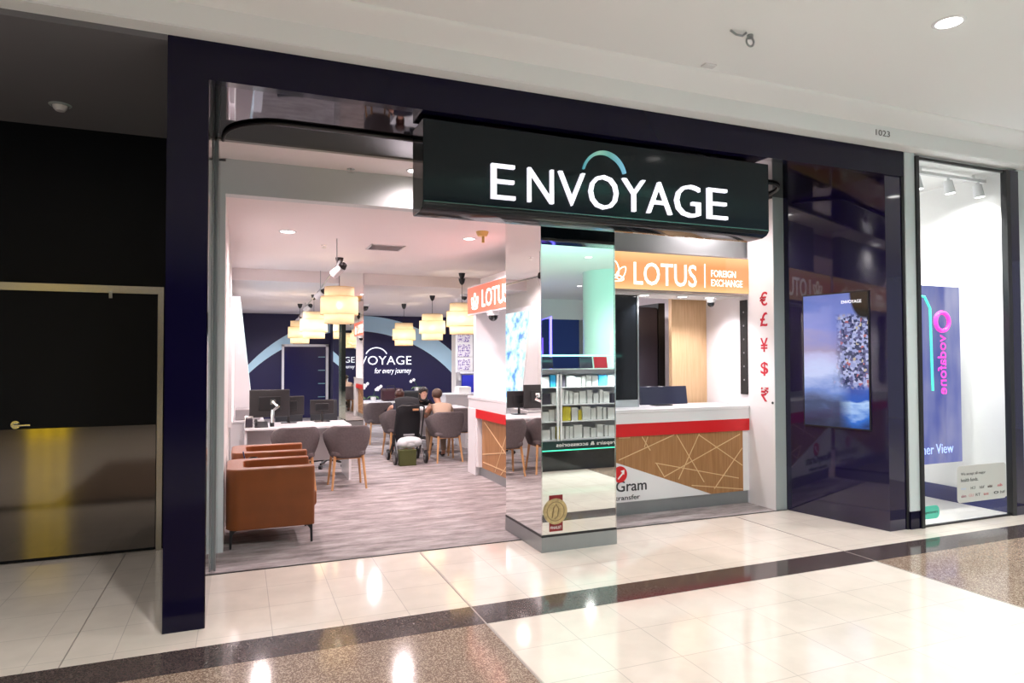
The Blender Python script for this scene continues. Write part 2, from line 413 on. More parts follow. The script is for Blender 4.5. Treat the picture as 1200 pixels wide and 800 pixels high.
# mall ceiling with the coved bulkhead
struct('ceiling', B(-8, 16, -14, 4.02, 3.72, 3.86), CEIL)
cove = [(4.28, 3.53), (4.28, 3.665)] + [(4.28-0.28*math.sin(t)*1.0, 3.665+0.055*(1-math.cos(t))) for t in [PI/2*i/8 for i in range(1, 9)]] + [(4.0, 3.86), (4.42, 3.86), (4.42, 3.53)]
struct('ceiling_bulkhead', MB().prism(cove, -8, 16, 'x'), CEIL, smooth=True)
struct('ceiling_soffit', B(-8, 16, 4.29, 4.47, 3.525, 3.56), CEIL)
text('shop_number', '1023', mat('number_grey', (0.12, 0.12, 0.12), 0.5), None, (5.235, 4.279, 3.575), XP, ZP, 0.052, 0.175, 0.002)
tag(bpy.data.objects['shop_number'], 'small grey shop number on the white ceiling bulkhead', 'number sign')
# alcove on the left
struct('ceiling_alcove', B(-8, -0.41, 4.42, 6.5, 3.49, 3.6), ALCOVE_C)
struct('wall_alcove', B(-8, -0.2, 6.41, 6.6, 0, 3.6), BLACKW)
struct('wall_alcove_side', B(-3.3, -3.2, 4.5, 6.42, 0, 3.5), BLACKW)
# steel door in the alcove
d = struct('door_1', B(-1.95, -0.645, 6.375, 6.405, 0.01, 2.14), BLACKW)
fr = MB().box(-2.05, -0.598, 6.36, 6.408, 2.145, 2.206).box(-0.641, -0.598, 6.36, 6.408, 0, 2.145); fr.build('door_frame', STEELFR, d)
B(-1.93, -0.648, 6.366, 6.376, 0.03, 1.05).build('kick_panel', STEEL, d)
h = MB().bar((-1.63, 6.375, 1.085), (-1.63, 6.32, 1.085), 0.011).bar((-1.63, 6.322, 1.085), (-1.52, 6.322, 1.085), 0.010).bar((-1.63, 6.38, 1.085), (-1.63, 6.368, 1.085), 0.032)
h.build('door_handle', CHROME, d)
B(-1.0, -0.975, 6.35, 6.37, 2.10, 2.16).build('door_closer', CHROME, d)
# portal of the shop
struct('wall_portal_left', B(-0.408, -0.186, 4.42, 5.60, 0, 3.525), NAVY)
struct('wall_portal_fascia', B(-0.186, 5.76, 4.42, 4.50, 3.29, 3.525), NAVY)
struct('ceiling_portal_soffit', B(-0.186, 5.5, 4.50, 5.60, 3.291, 3.40), DARKMIRROR)
struct('trim_portal_side', B(-0.186, -0.181, 4.425, 5.48, 0.0, 3.29), DARKMIRROR)
struct('wall_portal_infill', B(-0.408, -0.17, 5.6, 6.42, 0, 3.6), GREYPAINT)
struct('ceiling_entry', B(-0.2, 5.5, 5.60, 6.30, 3.275, 3.35), mat('entry_ceiling', (0.84, 0.78, 0.77), 0.85))
# curved curtain track on the soffit
tr = [(-0.13, 5.58)] + [(0.30-0.42*math.cos(t), 5.50-0.465*math.sin(t)) for t in [PI/2*i/10 for i in range(1, 11)]] + [(2.2, 5.035), (4.6, 5.035)] + [(4.72+0.35*math.sin(t), 5.50-0.465*math.cos(t)) for t in [PI/2*i/10 for i in range(1, 11)]]
tag(MB().tube([(x, y, 3.278) for x, y in tr], 0.013).build('curtain_track', BLACK, smooth=True), 'thin black curved track under the glossy dark soffit', 'track')
# right splayed panel
bl = [(5.34, 5.50), (5.34, 5.45), (5.535, 4.44), (5.745, 4.44), (5.745, 5.50)]
struct('wall_portal_right', MB().prism(bl, 0, 3.525), NAVYBLADE)
struct('trim_1', B(5.745, 5.775, 4.43, 5.3, 0, 3.525), BLACK)
struct('wall_pier', B(5.775, 5.905, 4.42, 5.3, 0.165, 3.53), PALE)
struct('baseboard_pier', B(5.774, 5.906, 4.415, 5.3, 0, 0.165), NAVY)
# return wall with the currency symbols
struct('wall_currency', B(5.20, 5.335, 5.50, 5.885, 0.0, 3.275), mat('currency_wall', (0.80, 0.78, 0.79), 0.5))
struct('wall_currency_front', B(5.198, 5.338, 5.492, 5.50, 0.0, 3.29), GREYPAINT)
# inner beam and jamb
BEAMP = mat('beam_paint', (0.60, 0.63, 0.64), 0.5)
struct('wall_jamb', B(-0.195, -0.118, 6.07, 6.2, 0.0, 3.25), BEAMP)
struct('ceiling_beam', B(-0.118, 3.5, 6.07, 6.2, 2.98, 3.275), BEAMP)
# interior shell
struct('ceiling_shop', B(-0.3, 7, 6.2, 11.0, 2.98, 3.1), CEILIN)
struct('ceiling_rear', B(-0.3, 7, 11.0, 19.2, 2.80, 3.1), CEILIN)
struct('wall_left', B(-0.3, -0.118, 6.2, 19.2, 0, 3.0), WHITE)
struct('wall_back', B(-0.3, 7, 19.0, 19.2, 0, 2.85), NAVYWALL)
struct('wall_right', B(6.5, 6.6, 8.9, 19.2, 0, 3.0), WHITE)
# arch band painted on back wall: circle through measured points
def circ3(a, b, c):
    ax, ay, bx, by, cx, cy = *a, *b, *c
    dd = 2*(ax*(by-cy)+bx*(cy-ay)+cx*(ay-by))
    ux = ((ax*ax+ay*ay)*(by-cy)+(bx*bx+by*by)*(cy-ay)+(cx*cx+cy*cy)*(ay-by))/dd
    uy = ((ax*ax+ay*ay)*(cx-bx)+(bx*bx+by*by)*(ax-cx)+(cx*cx+cy*cy)*(bx-ax))/dd
    return ux, uy, math.hypot(ax-ux, ay-uy)
o3 = circ3((0.253, 1.491), (3.187, 2.79), (5.882, 1.713)); i3 = circ3((0.255, 1.244), (3.188, 2.36), (5.881, 1.059))
def band_pts(c, x0, x1, n, top=2.79):
    return [(x, min(top, c[1]+math.sqrt(max(0, c[2]**2-(x-c[0])**2)))) for x in [x0+(x1-x0)*i/n for i in range(n+1)]]
outer = band_pts(o3, 0.0, 6.2, 40); inner = band_pts(i3, 0.0, 6.2, 40)
g = MB().grid([[(x, 18.985, z) for x, z in outer], [(x, 18.985, z) for x, z in inner]])
tag(g.build('arch_band', LBLUE, solid=0.01), 'broad pale blue arch band across the navy back wall', 'wall graphic')
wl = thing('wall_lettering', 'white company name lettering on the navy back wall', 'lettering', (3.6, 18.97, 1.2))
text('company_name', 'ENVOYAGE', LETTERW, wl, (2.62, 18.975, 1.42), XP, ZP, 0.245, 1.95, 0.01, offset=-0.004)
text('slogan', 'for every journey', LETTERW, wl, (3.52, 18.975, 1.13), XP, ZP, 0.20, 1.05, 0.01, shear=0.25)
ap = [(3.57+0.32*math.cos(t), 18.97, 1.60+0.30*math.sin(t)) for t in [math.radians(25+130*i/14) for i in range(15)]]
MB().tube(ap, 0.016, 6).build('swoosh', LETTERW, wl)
# back-wall door frame and glass cabinet door
dn = struct('door_2', B(1.09, 2.19, 18.93, 18.99, 0.0, 1.93), mat('dark_blue_door', (0.012, 0.012, 0.07), 0.15))
MB().box(1.04, 1.10, 18.9, 19.0, 0, 1.97).box(2.18, 2.25, 18.9, 19.0, 0, 1.97).box(1.04, 2.25, 18.9, 19.0, 1.92, 1.985).build('door_frame', WHITEGL, dn)
gs = MB()
for k in range(4): gs.box(1.98, 2.16, 18.90, 18.93, 0.55+0.36*k, 0.57+0.36*k)
gs.build('shelf', mat('pale_teal', (0.2, 0.42, 0.5), 0.4), dn)
struct('wall_pier_back', B(2.30, 2.62, 17.8, 18.98, 0, 2.8), NAVYWALL)
# mirrored column inside
struct('pillar_inner', B(1.475, 1.85, 10.985, 11.75, 0, 2.99), MIRROR)
struct('trim_pillar_inner', MB().box(1.468, 1.478, 10.978, 10.99, 0, 2.98).box(1.847, 1.857, 10.978, 10.99, 0, 2.98), CHROME)
# front mirrored column
pc = struct('pillar_front', B(2.312, 3.01, 5.057, 5.86, 0.14, 3.291), MIRROR)
MB().box(2.306, 3.016, 5.051, 5.866, 0.0, 0.122).build('plinth', GREYMET, pc)
MB().box(2.308, 3.014, 5.053, 5.864, 0.122, 0.142).build('shadow_gap', BLACK, pc)
MB().box(2.307, 2.315, 5.052, 5.060, 0.142, 3.29).box(3.007, 3.014, 5.052, 5.060, 0.142, 3.29).build('corner_trim', CHROME, pc)
# sticker on column
st = thing('award_sticker', 'dark red award sticker with a round gold medal on the mirrored column', 'sticker', (2.44, 5.05, 0.16))
B(2.378, 2.500, 5.0535, 5.0565, 0.165, 0.462).build('ribbon', mat('wine_red', (0.20, 0.008, 0.012), 0.4), st)
MB().bar((2.432, 5.055, 0.33), (2.432, 5.046, 0.33), 0.106, n=36).build('medal', GOLD, st)
rg = [(2.432+0.078*math.cos(2*PI*i/30), 5.046, 0.33+0.078*math.sin(2*PI*i/30)) for i in range(31)]
MB().tube(rg, 0.004, 6).build('medal_ring', mat('gold_dark', (0.30, 0.22, 0.11), 0.4, 0.5), st)
MB().tube([(2.40, 5.045, 0.28), (2.415, 5.045, 0.36), (2.435, 5.045, 0.39), (2.46, 5.045, 0.35), (2.45, 5.045, 0.29), (2.42, 5.045, 0.27)], 0.006, 6).build('medal_emblem', mat('gold_dark', (0.3, 0.22, 0.11), 0.4), st)
text('award_text', 'FINALIST', PAPERW, st, (2.388, 5.0535, 0.185), XP, ZP, 0.022, 0.10, 0.001)

# ================================================================== HANGING SIGN
sg = thing('hanging_shop_sign', 'large black box sign with lit white lettering hung across the shop entrance', 'sign', (2.7, 4.6, 3.29))
prof = [(4.50, 3.262), (4.50, 2.70), (4.505, 2.672), (4.53, 2.648), (4.58, 2.632), (4.78, 2.632), (4.80, 2.65), (4.80, 3.262)]
MB().prism(prof, 1.165, 4.215, 'x').build('sign_box', SIGNBLK, sg, bevel=0.004)
MB().box(1.17, 4.21, 4.493, 4.50, 2.683, 2.690).build('edge_strip', mat('teal_strip', (0.02, 0.10, 0.09), 0.1, coat=1), sg)
B(1.6, 1.66, 4.62, 4.68, 3.26, 3.292).build('hanger', BLACK, sg); B(3.7, 3.76, 4.62, 4.68, 3.26, 3.292).build('hanger', BLACK, sg)
yL = 4.499
cyaw, syaw = math.cos(math.radians(22.0683)), math.sin(math.radians(22.0683))
def sx(px, y=4.5):
    t = (px-600)/787.03
    # ray = F + R t ; x/y ratio
    return y*(syaw + cyaw*t)/(cyaw - syaw*t)
LT = [('E', 575, 603), ('N', 618, 648), ('V', 654, 685), ('O', 690, 724), ('Y', 729, 756), ('A', 758, 787), ('G', 791, 820.5), ('E', 829, 852)]
for ch, a, b in LT:
    xa, xb = sx(a), sx(b)
    if ch in 'OG': z0, hh = 2.737, 0.262
    else: z0, hh = 2.742, 0.252
    text('letter', ch, LETTERW, sg, (xa, 4.5, z0), XP, ZP, hh, xb-xa, 0.03, offset=-0.010)
# shift letters proud of the face
for c in sg.children:
    if c.name.startswith('letter'): c.location.y -= 0.0
xc = sx(707.5)
ao = []; ai = []
for i in range(25):
    t = math.radians(14+152*i/24)
    wd = 0.006+0.012*(1-abs(i-8)/17)
    ao.append((xc+0.01+0.195*math.cos(t), 2.985+0.205*math.sin(t))); ai.append((xc+0.01+(0.195-2*wd)*math.cos(t), 2.985+(0.205-2*wd)*math.sin(t)))
def arcmat():
    m = mat_emitcol('sign_arc', lambda nt, g: arc_build(nt, g), 0.8); return m
def arc_build(nt, g):
    s = ND(nt, 'ShaderNodeSeparateXYZ'); nt.links.new(g, s.inputs[0])
    r = ramp(nt, [(0, (0.10, 0.42, 0.50)), (0.35, (0.30, 0.62, 0.45)), (0.6, (0.15, 0.45, 0.40)), (1, (0.25, 0.62, 0.85))]); nt.links.new(s.outputs[0], r.inputs[0]); return r.outputs[0]
mb = MB(); mb.prism(ao+ai[::-1], 4.478, 4.50, 'y'); mb.build('arc', arcmat(), sg)

# ================================================================== KIOSK
k = thing('exchange_counter', 'oak fronted currency exchange counter with white top and red band beside the mirrored column', 'counter', (4.1, 6.1, 0))
MB().prism([(3.01, 5.875), (5.198, 5.875), (5.198, 6.5), (3.55, 6.5), (3.55, 9.05), (2.99, 9.05)], 1.035, 1.072).build('worktop', WHITEGL, k, bevel=0.004)
MB().box(3.0, 5.198, 5.885, 5.95, 0.928, 1.036).box(3.0, 3.07, 5.95, 9.04, 0.905, 1.036).build('top_fascia', WHITEGL, k)
MB().box(2.998, 5.198, 5.882, 5.95, 0.80, 0.928).box(2.996, 3.07, 5.95, 8.72, 0.785, 0.905).build('red_band', RED, k)
B(3.06, 5.12, 5.90, 5.95, 0.14, 0.80).build('front_wood_panel', OAKPAN, k)
MB().box(3.045, 3.08, 5.95, 8.60, 0.12, 0.785).build('side_wood_panel', OAKPAN, k)
MB().box(2.99, 3.5, 8.72, 9.04, 0.0, 0.906).prism([(8.62, 0.12), (8.72, 0.12), (8.72, 0.785), (8.69, 0.785)], 3.0, 3.08, 'x').build('end_panel', WHITEGL, k, bevel=0.003)
B(5.12, 5.20, 5.90, 5.95, 0.14, 0.80).build('white_return_panel', WHITEGL, k)
MB().box(3.08, 5.20, 5.92, 5.97, 0.0, 0.14).box(3.05, 3.09, 5.95, 8.74, 0, 0.12).box(3.0, 3.5, 8.74, 9.03, 0.0, 0.002).build('kickplate', GREYMET, k)
def cpx(px, py):  # pixels of the 4.446x crop -> counter front plane y=5.897
    X, Y_ = 700+px/4.446, 440+py/4.446
    t = (X-600)/787.03; u = (400-Y_)/787.03
    cp, sp = math.cos(math.radians(1.40386)), math.sin(math.radians(1.40386))
    dx = syaw*cp + cyaw*t - syaw*sp*u; dy = cyaw*cp - syaw*t - cyaw*sp*u; dz = sp + cp*u
    s = 5.897/dy; return (dx*s, 1.6+dz*s - 0.004)
lin = MB()
for a, b in (((110, 440), (400, 308)), ((232, 318), (275, 390)), ((262, 318), (244, 372)), ((412, 308), (555, 555)), ((530, 303), (422, 540)),
             ((527, 308), (758, 468)), ((742, 306), (345, 528)), ((300, 455), (735, 535)), ((305, 455), (345, 522)), ((756, 378), (608, 590)), ((490, 572), (756, 592)), ((110, 325), (170, 322))):
    p, q = cpx(*a), cpx(*b)
    p = (min(p[0], 5.11), min(max(p[1], 0.15), 0.795)); q = (min(q[0], 5.11), min(max(q[1], 0.15), 0.795))
    dx, dz = q[0]-p[0], q[1]-p[1]; L = math.hypot(dx, dz); nx, nz = -dz/L*0.0045, dx/L*0.0045
    lin.prism([(p[0]+nx, p[1]+nz), (q[0]+nx, q[1]+nz), (q[0]-nx, q[1]-nz), (p[0]-nx, p[1]-nz)], 5.8965, 5.901, 'y')
lin.build('inlay_lines', LINEW, k)
lin = MB()
for (y0, z0), (y1, z1) in (((8.5, 0.74), (7.3, 0.25)), ((7.6, 0.78), (8.1, 0.14)), ((8.6, 0.30), (6.6, 0.60)), ((7.0, 0.75), (7.9, 0.13)), ((8.55, 0.2), (6.3, 0.2)), ((6.4, 0.75), (7.2, 0.2))):
    dy, dz = y1-y0, z1-z0; L = math.hypot(dy, dz); ny, nz = -dz/L*0.006, dy/L*0.006
    lin.prism([(y0+ny, z0+nz), (y1+ny, z1+nz), (y1-ny, z1-nz), (y0-ny, z0-nz)], 3.041, 3.046, 'x')
lin.build('side_inlay_lines', LINEW, k)
lp = MB().prism([(3.06, 0.70), (4.68, 0.142), (3.06, 0.142)], 5.889, 5.901, 'y').build('logo_panel', WHITEGL, k)
MB().bar((3.555, 5.889, 0.425), (3.555, 5.884, 0.425), 0.082, n=32).build('logo_disc', RED, lp)
MB().prism([(3.525, 0.385), (3.58, 0.44), (3.56, 0.46), (3.605, 0.468), (3.60, 0.42), (3.59, 0.43), (3.535, 0.375)], 5.880, 5.885, 'y').build('logo_arrow', PAPERW, lp)
text('company_text', 'MoneyGram', DARKTXT, lp, (3.87, 5.889, 0.215), XP, ZP, 0.145, 0.80, 0.003, align='r', offset=0.01)
text('transfer_text', 'money transfer', DARKTXT, lp, (3.79, 5.889, 0.15), XP, ZP, 0.062, 0.56, 0.003, align='r', offset=0.006)
# kiosk shell
struct('wall_kiosk_header', B(3.47, 5.335, 5.92, 8.8, 2.70, 2.979), GREYPAINT)
struct('wall_kiosk_upper', B(3.47, 5.335, 5.92, 6.07, 2.979, 3.275), GREYPAINT)
struct('wall_kiosk_back', MB().box(3.03, 3.56, 8.80, 8.9, 1.073, 2.62).box(3.56, 5.2, 8.80, 8.9, 0, 2.62), mat('kiosk_white', (0.80, 0.77, 0.79), 0.5))
struct('wall_kiosk_right', B(5.20, 5.335, 5.885, 8.8, 0, 2.70), mat('kiosk_white2', (0.84, 0.81, 0.85), 0.5))
struct('ceiling_kiosk', B(3.10, 5.2, 6.45, 8.8, 2.60, 2.70), WHITE)
struct('trim_kiosk_post', B(5.215, 5.262, 5.855, 5.885, 0.14, 2.98), PALE)
# lit signs on kiosk
def lit_orange(strength, a, b):
    def f(nt, g):
        s = ND(nt, 'ShaderNodeSeparateXYZ'); nt.links.new(g, s.inputs[0])
        r = ramp(nt, [(0, a), (0.25, b), (0.7, b), (1, a)]); nt.links.new(s.outputs[2], r.inputs[0]); return r.outputs[0]
    return mat_emitcol('lit_sign_face', f, strength)
OR1 = lit_orange(1.12, (1.0, 0.62, 0.27), (0.97, 0.37, 0.14)); OR2 = mat('lit_red_face', (0.6, 0.08, 0.05), 0.4, emit=(0.93, 0.20, 0.12), es=0.85)
LITW = mat('lit_sign_white', (1, 1, 1), 0.5, emit=(1, 0.93, 0.80), es=1.25)
def lotus_icon(org, xd, parent, s):
    org, xd, u = Vector(org), Vector(xd), Vector(ZP); nd = xd.cross(u)
    mb = MB()
    def petal(cx, cz, w, h, ang):
        pts = []
        for i in range(17):
            t = 2*PI*i/16; x = w*math.sin(t)*(1-0.25*math.cos(t)); z = h*math.cos(t)
            xr = cx + x*math.cos(ang)+z*math.sin(ang); zr = cz - x*math.sin(ang)+z*math.cos(ang)
            pts.append(org + xd*xr*s + u*zr*s + nd*0.002)
        mb.tube(pts, 0.035*s, 5)
    petal(0, 0.55, 0.22, 0.42, 0); petal(-0.38, 0.4, 0.2, 0.38, -0.65); petal(0.38, 0.4, 0.2, 0.38, 0.65); petal(0, 0.12, 0.5, 0.16, 0)
    mb.build('flower_emblem', LITW, parent)
s1 = thing('exchange_light_sign', 'long orange lit sign above the front of the currency exchange window', 'sign', (4.2, 5.95, 2.285))
B(3.02, 5.265, 5.875, 6.0, 2.285, 2.692).build('sign_frame', mat('sign_alu', (0.5, 0.42, 0.40), 0.4, 0.6), s1)
B(3.05, 5.24, 5.868, 5.876, 2.30, 2.678).build('sign_face', OR1, s1)
text('sign_text', 'LOTUS', LITW, s1, (3.72, 5.868, 2.345), XP, ZP, 0.235, 0.78, 0.004, offset=0.008)
B(4.60, 4.612, 5.862, 5.868, 2.345, 2.60).build('divider_bar', LITW, s1)
text('exchange_text', 'FOREIGN', LITW, s1, (4.69, 5.868, 2.465), XP, ZP, 0.075, 0.33, 0.003, offset=0.012)
text('exchange_text', 'EXCHANGE', LITW, s1, (4.69, 5.868, 2.365), XP, ZP, 0.075, 0.42, 0.003, offset=0.012)
lotus_icon((3.50, 5.867, 2.38), XP, s1, 0.20)
s2 = thing('side_light_sign', 'red lit sign over the long side of the currency counter facing the armchairs', 'sign', (3.0, 7.5, 2.2))
B(3.01, 3.10, 6.0, 9.10, 2.205, 2.605).build('sign_frame', WHITEGL, s2)
B(3.003, 3.011, 6.02, 9.08, 2.225, 2.585).build('sign_face', OR2, s2)
text('sign_text', 'LOTUS', LITW, s2, (3.003, 8.47, 2.28), YM, ZP, 0.235, 0.95, 0.004, offset=0.008)
B(2.998, 3.003, 7.30, 7.312, 2.28, 2.52).build('divider_bar', LITW, s2)
text('exchange_text', 'FOREIGN', LITW, s2, (3.003, 7.15, 2.41), YM, ZP, 0.075, 0.45, 0.003, offset=0.012)
text('exchange_text', 'EXCHANGE', LITW, s2, (3.003, 7.15, 2.30), YM, ZP, 0.075, 0.55, 0.003, offset=0.012)
lotus_icon((3.002, 8.76, 2.28), YM, s2, 0.22)
struct('ceiling_kiosk_pelmet', B(3.10, 5.2, 6.0, 6.45, 2.27, 2.60), WHITE)
for i, px_ in enumerate((755, 800, 832)):
    x = sx(px_, 6.12)
    dl = thing('counter_downlight', ['leftmost', 'middle', 'rightmost'][i]+' of three round downlights under the orange lit sign', 'downlight', (x, 6.12, 2.27), group='downlights over the exchange counter')
    MB().lathe([(0.0, -0.006), (0.05, -0.006)], (x, 6.12, 2.27)).build('lens', LIGHTDISC, dl)
    MB().lathe([(0.05, -0.008), (0.065, -0.008), (0.068, 0.0), (0.05, 0.0), (0.05, -0.008)], (x, 6.12, 2.27)).build('bezel', WHITEGL, dl)
    spot((x, 6.12, 2.24), 32, (1, 0.97, 1), 130)
# symbols
for ch, z in (('€', 2.226), ('£', 2.006), ('¥', 1.732), ('$', 1.476), ('₹', 1.203)):
    nm = {'€': 'euro', '£': 'pound', '¥': 'yen', '$': 'dollar', '₹': 'rupee'}[ch]
    o = text(nm+'_symbol', ch, DARKRED, None, (5.20, 5.70, z-0.075), YM, ZP, 0.15, 0.11, 0.003, offset=0.012)
    tag(o, 'dark red %s sign on the narrow white wall right of the exchange counter' % nm, 'symbol', 'currency symbols on the white wall')
tag(MB().bar((5.20, 5.37+0.16, 1.12), (5.195, 5.53, 1.12), 0.014).build('round_lock', BLACK, smooth=True), 'small black round lock on the white wall under the rupee sign', 'lock')
# items in kiosk
t = thing('security_screen', 'tall black gloss panel standing at the left end of the exchange counter', 'panel', (3.7, 6.2, 1.072))
B(3.25, 3.955, 6.18, 6.22, 1.15, 2.30).build('screen_panel', BLACKGL, t); B(3.25, 3.958, 6.17, 6.23, 1.073, 1.15).build('base_strip', GREYPAINT, t)
B(3.955, 3.972, 6.17, 6.23, 1.073, 2.30).build('edge_post', GREYMET, t)
t = thing('tall_cabinet', 'tall charcoal cabinet behind the exchange counter left of the oak panel', 'cabinet', (4.65, 7.0, 0))
MB().box(4.40, 4.77, 7.0, 7.45, 0, 2.215).build('body', DARKPURP, t, bevel=0.004); MB().prism([(4.79, 7.0), (4.87, 6.98), (4.87, 7.5), (4.79, 7.45)], 0.0, 2.27).build('side_post', BLACK, t)
B(4.41, 4.765, 6.988, 7.0, 0.05, 2.20).build('door', DARKPURP, t)
tag(B(4.70, 5.198, 6.60, 6.66, 0.0, 2.60).build('oak_panel', OAKPALE), 'pale oak wall panel behind the exchange counter', 'panel')
t = thing('counter_monitor', 'low black monitor seen from behind on the exchange counter top', 'monitor', (4.3, 6.2, 1.072))
rot = Matrix.Rotation(math.radians(-8), 4, 'X')
MB().cbox((4.31, 6.22, 1.185), (0.61, 0.03, 0.20), M=rot).build('screen', SCREENOFF, t, bevel=0.006)
MB().box(4.2, 4.42, 6.2, 6.32, 1.073, 1.083).box(4.28, 4.34, 6.235, 6.265, 1.08, 1.2).build('stand', BLACK, t)
t = thing('perforated_rail', 'black perforated upright strip fixed to the white kiosk wall', 'rail', (5.19, 5.93, 1.19))
B(5.185, 5.20, 5.895, 6.0, 1.19, 2.235).build('strip', BLACK, t)
for i in range(6): MB().bar((5.185, 5.94, 1.35+0.15*i), (5.182, 5.94, 1.35+0.15*i), 0.010).build('hole', GREYMET, t)
def dome(name, label, c, r=0.06, up=True):
    t = thing(name, label, 'camera', c)
    MB().lathe([(0, 0.0), (r*1.15, 0.0), (r*1.15, -0.02), (r, -0.03), (r, -0.05), (0, -0.05)], c).build('housing', WHITEGL, t, smooth=True)
    MB().ell((c[0], c[1], c[2]-0.06), (r*0.8, r*0.8, r*0.8)).build('lens', BLACKGL, t, smooth=True)
    return t
dome('security_camera', 'white dome camera under the red side sign', (3.06, 8.2, 2.204), 0.08)
dome('security_camera', 'white ball camera under the orange lit front sign', (4.95, 6.2, 2.27), 0.05)
dome('security_camera', 'black lens dome camera on the rear ceiling left of the hanging bamboo lamps', (2.55, 15.0, 2.80), 0.12)
dome('security_camera', 'small dome camera between the two nearest right hand bamboo lamps', (3.9, 12.0, 2.80), 0.07)
tag(MB().box(3.15, 3.35, 6.6, 6.9, 1.073, 1.09).box(3.17, 3.33, 6.63, 6.87, 1.09, 1.12).build('paper_tray', WHITEGL, bevel=0.003), 'low white paper tray on the side worktop of the exchange counter', 'tray')

# ================================================================== PORTAL SCREEN
dv = (Vector((5.535, 4.44, 0))-Vector((5.34, 5.45, 0))).normalized()
nv = Vector((dv.y, -dv.x, 0))            # points to -x side
if nv.x > 0: nv = -nv
def bq(s, z, out): return Vector((5.34, 5.45, 0)) + dv*s + nv*out + Vector((0, 0, z))
ps = thing('portal_screen', 'tall lit display screen on the navy side panel showing a cliff town by the sea', 'screen', (5.43, 4.93, 0.9))
def slab(s0, s1, z0, z1, o0, o1):
    mb = MB(); v = [bq(s, z, o) for o in (o0, o1) for z in (z0, z1) for s in (s0, s1)]
    mb._add(v, [(0, 1, 3, 2), (4, 6, 7, 5), (0, 4, 5, 1), (2, 3, 7, 6), (0, 2, 6, 4), (1, 5, 7, 3)]); return mb
slab(0.18, 0.87, 0.905, 2.232, 0.0, 0.012).build('bezel', BLACK, ps)
def scr_build(nt, g):
    L = nt.links.new
    s = ND(nt, 'ShaderNodeSeparateXYZ'); L(g, s.inputs[0])
    # u from 0 (far edge) to 1 (near edge): generated Y runs from near to far
    u = ND(nt, 'ShaderNodeMath', operation='SUBTRACT'); u.inputs[0].default_value = 1; L(s.outputs[1], u.inputs[1])
    cb = ND(nt, 'ShaderNodeCombineXYZ'); L(u.outputs[0], cb.inputs[0]); L(s.outputs[2], cb.inputs[1])
    sky = ramp(nt, [(0, (0.02, 0.03, 0.07)), (0.16, (0.05, 0.07, 0.16)), (0.28, (0.16, 0.26, 0.62)), (0.40, (0.55, 0.62, 0.92)), (0.50, (0.50, 0.50, 0.80)), (0.58, (0.36, 0.30, 0.48)), (0.75, (0.20, 0.24, 0.62)), (1, (0.12, 0.18, 0.52))])
    w1 = ND(nt, 'ShaderNodeTexNoise'); w1.inputs['Scale'].default_value = 2.5; w1.inputs['Detail'].default_value = 5
    ms = ND(nt, 'ShaderNodeMapping'); ms.inputs['Scale'].default_value = (0.7, 3.5, 1); ms.inputs['Rotation'].default_value = (0, 0, -0.5); L(cb.outputs[0], ms.inputs[0]); L(ms.outputs[0], w1.inputs['Vector'])
    wa = ND(nt, 'ShaderNodeMath', operation='MULTIPLY_ADD'); L(w1.outputs['Fac'], wa.inputs[0]); wa.inputs[1].default_value = 0.30
    wb = ND(nt, 'ShaderNodeMath', operation='SUBTRACT'); L(s.outputs[2], wb.inputs[0]); wb.inputs[1].default_value = 0.15; L(wb.outputs[0], wa.inputs[2])
    L(wa.outputs[0], sky.inputs[0])
    sea = ramp(nt, [(0, (0.01, 0.03, 0.12)), (0.10, (0.03, 0.16, 0.62)), (0.16, (0.45, 0.65, 0.95)), (0.20, (0.02, 0.10, 0.50)), (0.34, (0.02, 0.06, 0.35)), (0.36, (0.5, 0.6, 0.9)), (0.40, (0.03, 0.05, 0.2))]); L(wa.outputs[0], sea.inputs[0])
    sm = ramp(nt, [(0.55, (0, 0, 0)), (0.75, (1, 1, 1))]); L(u.outputs[0], sm.inputs[0])
    sk2 = ND(nt, 'ShaderNodeMix', data_type='RGBA')
    sv = ramp(nt, [(0.30, (1, 1, 1)), (0.36, (0, 0, 0))]); L(s.outputs[2], sv.inputs[0])
    sf = ND(nt, 'ShaderNodeMath', operation='MULTIPLY'); L(sm.outputs[0], sf.inputs[0]); L(sv.outputs[0], sf.inputs[1])
    L(sf.outputs[0], sk2.inputs[0]); L(sky.outputs[0], sk2.inputs[6]); L(sea.outputs[0], sk2.inputs[7])
    mp = ND(nt, 'ShaderNodeMapping'); mp.inputs['Scale'].default_value = (26, 50, 1); L(cb.outputs[0], mp.inputs[0])
    v = ND(nt, 'ShaderNodeTexVoronoi'); v.distance = 'CHEBYCHEV'; v.inputs['Scale'].default_value = 1; L(mp.outputs[0], v.inputs['Vector'])
    sc = ND(nt, 'ShaderNodeSeparateColor'); L(v.outputs['Color'], sc.inputs[0])
    town = ramp(nt, [(0, (0.02, 0.03, 0.10)), (0.3, (0.10, 0.10, 0.25)), (0.5, (0.30, 0.34, 0.62)), (0.75, (0.45, 0.48, 0.72)), (0.90, (0.42, 0.12, 0.14)), (0.95, (0.5, 0.42, 0.3))], 'CONSTANT'); L(sc.outputs[0], town.inputs[0])
    # town mask: u > .55 and .33<v<.82
    nz = ND(nt, 'ShaderNodeTexNoise'); nz.inputs['Scale'].default_value = 5; L(cb.outputs[0], nz.inputs['Vector'])
    ad = ND(nt, 'ShaderNodeMath', operation='MULTIPLY_ADD'); L(nz.outputs['Fac'], ad.inputs[0]); ad.inputs[1].default_value = 0.25; L(u.outputs[0], ad.inputs[2])
    mu = ramp(nt, [(0.60, (0, 0, 0)), (0.76, (1, 1, 1))]); L(ad.outputs[0], mu.inputs[0])
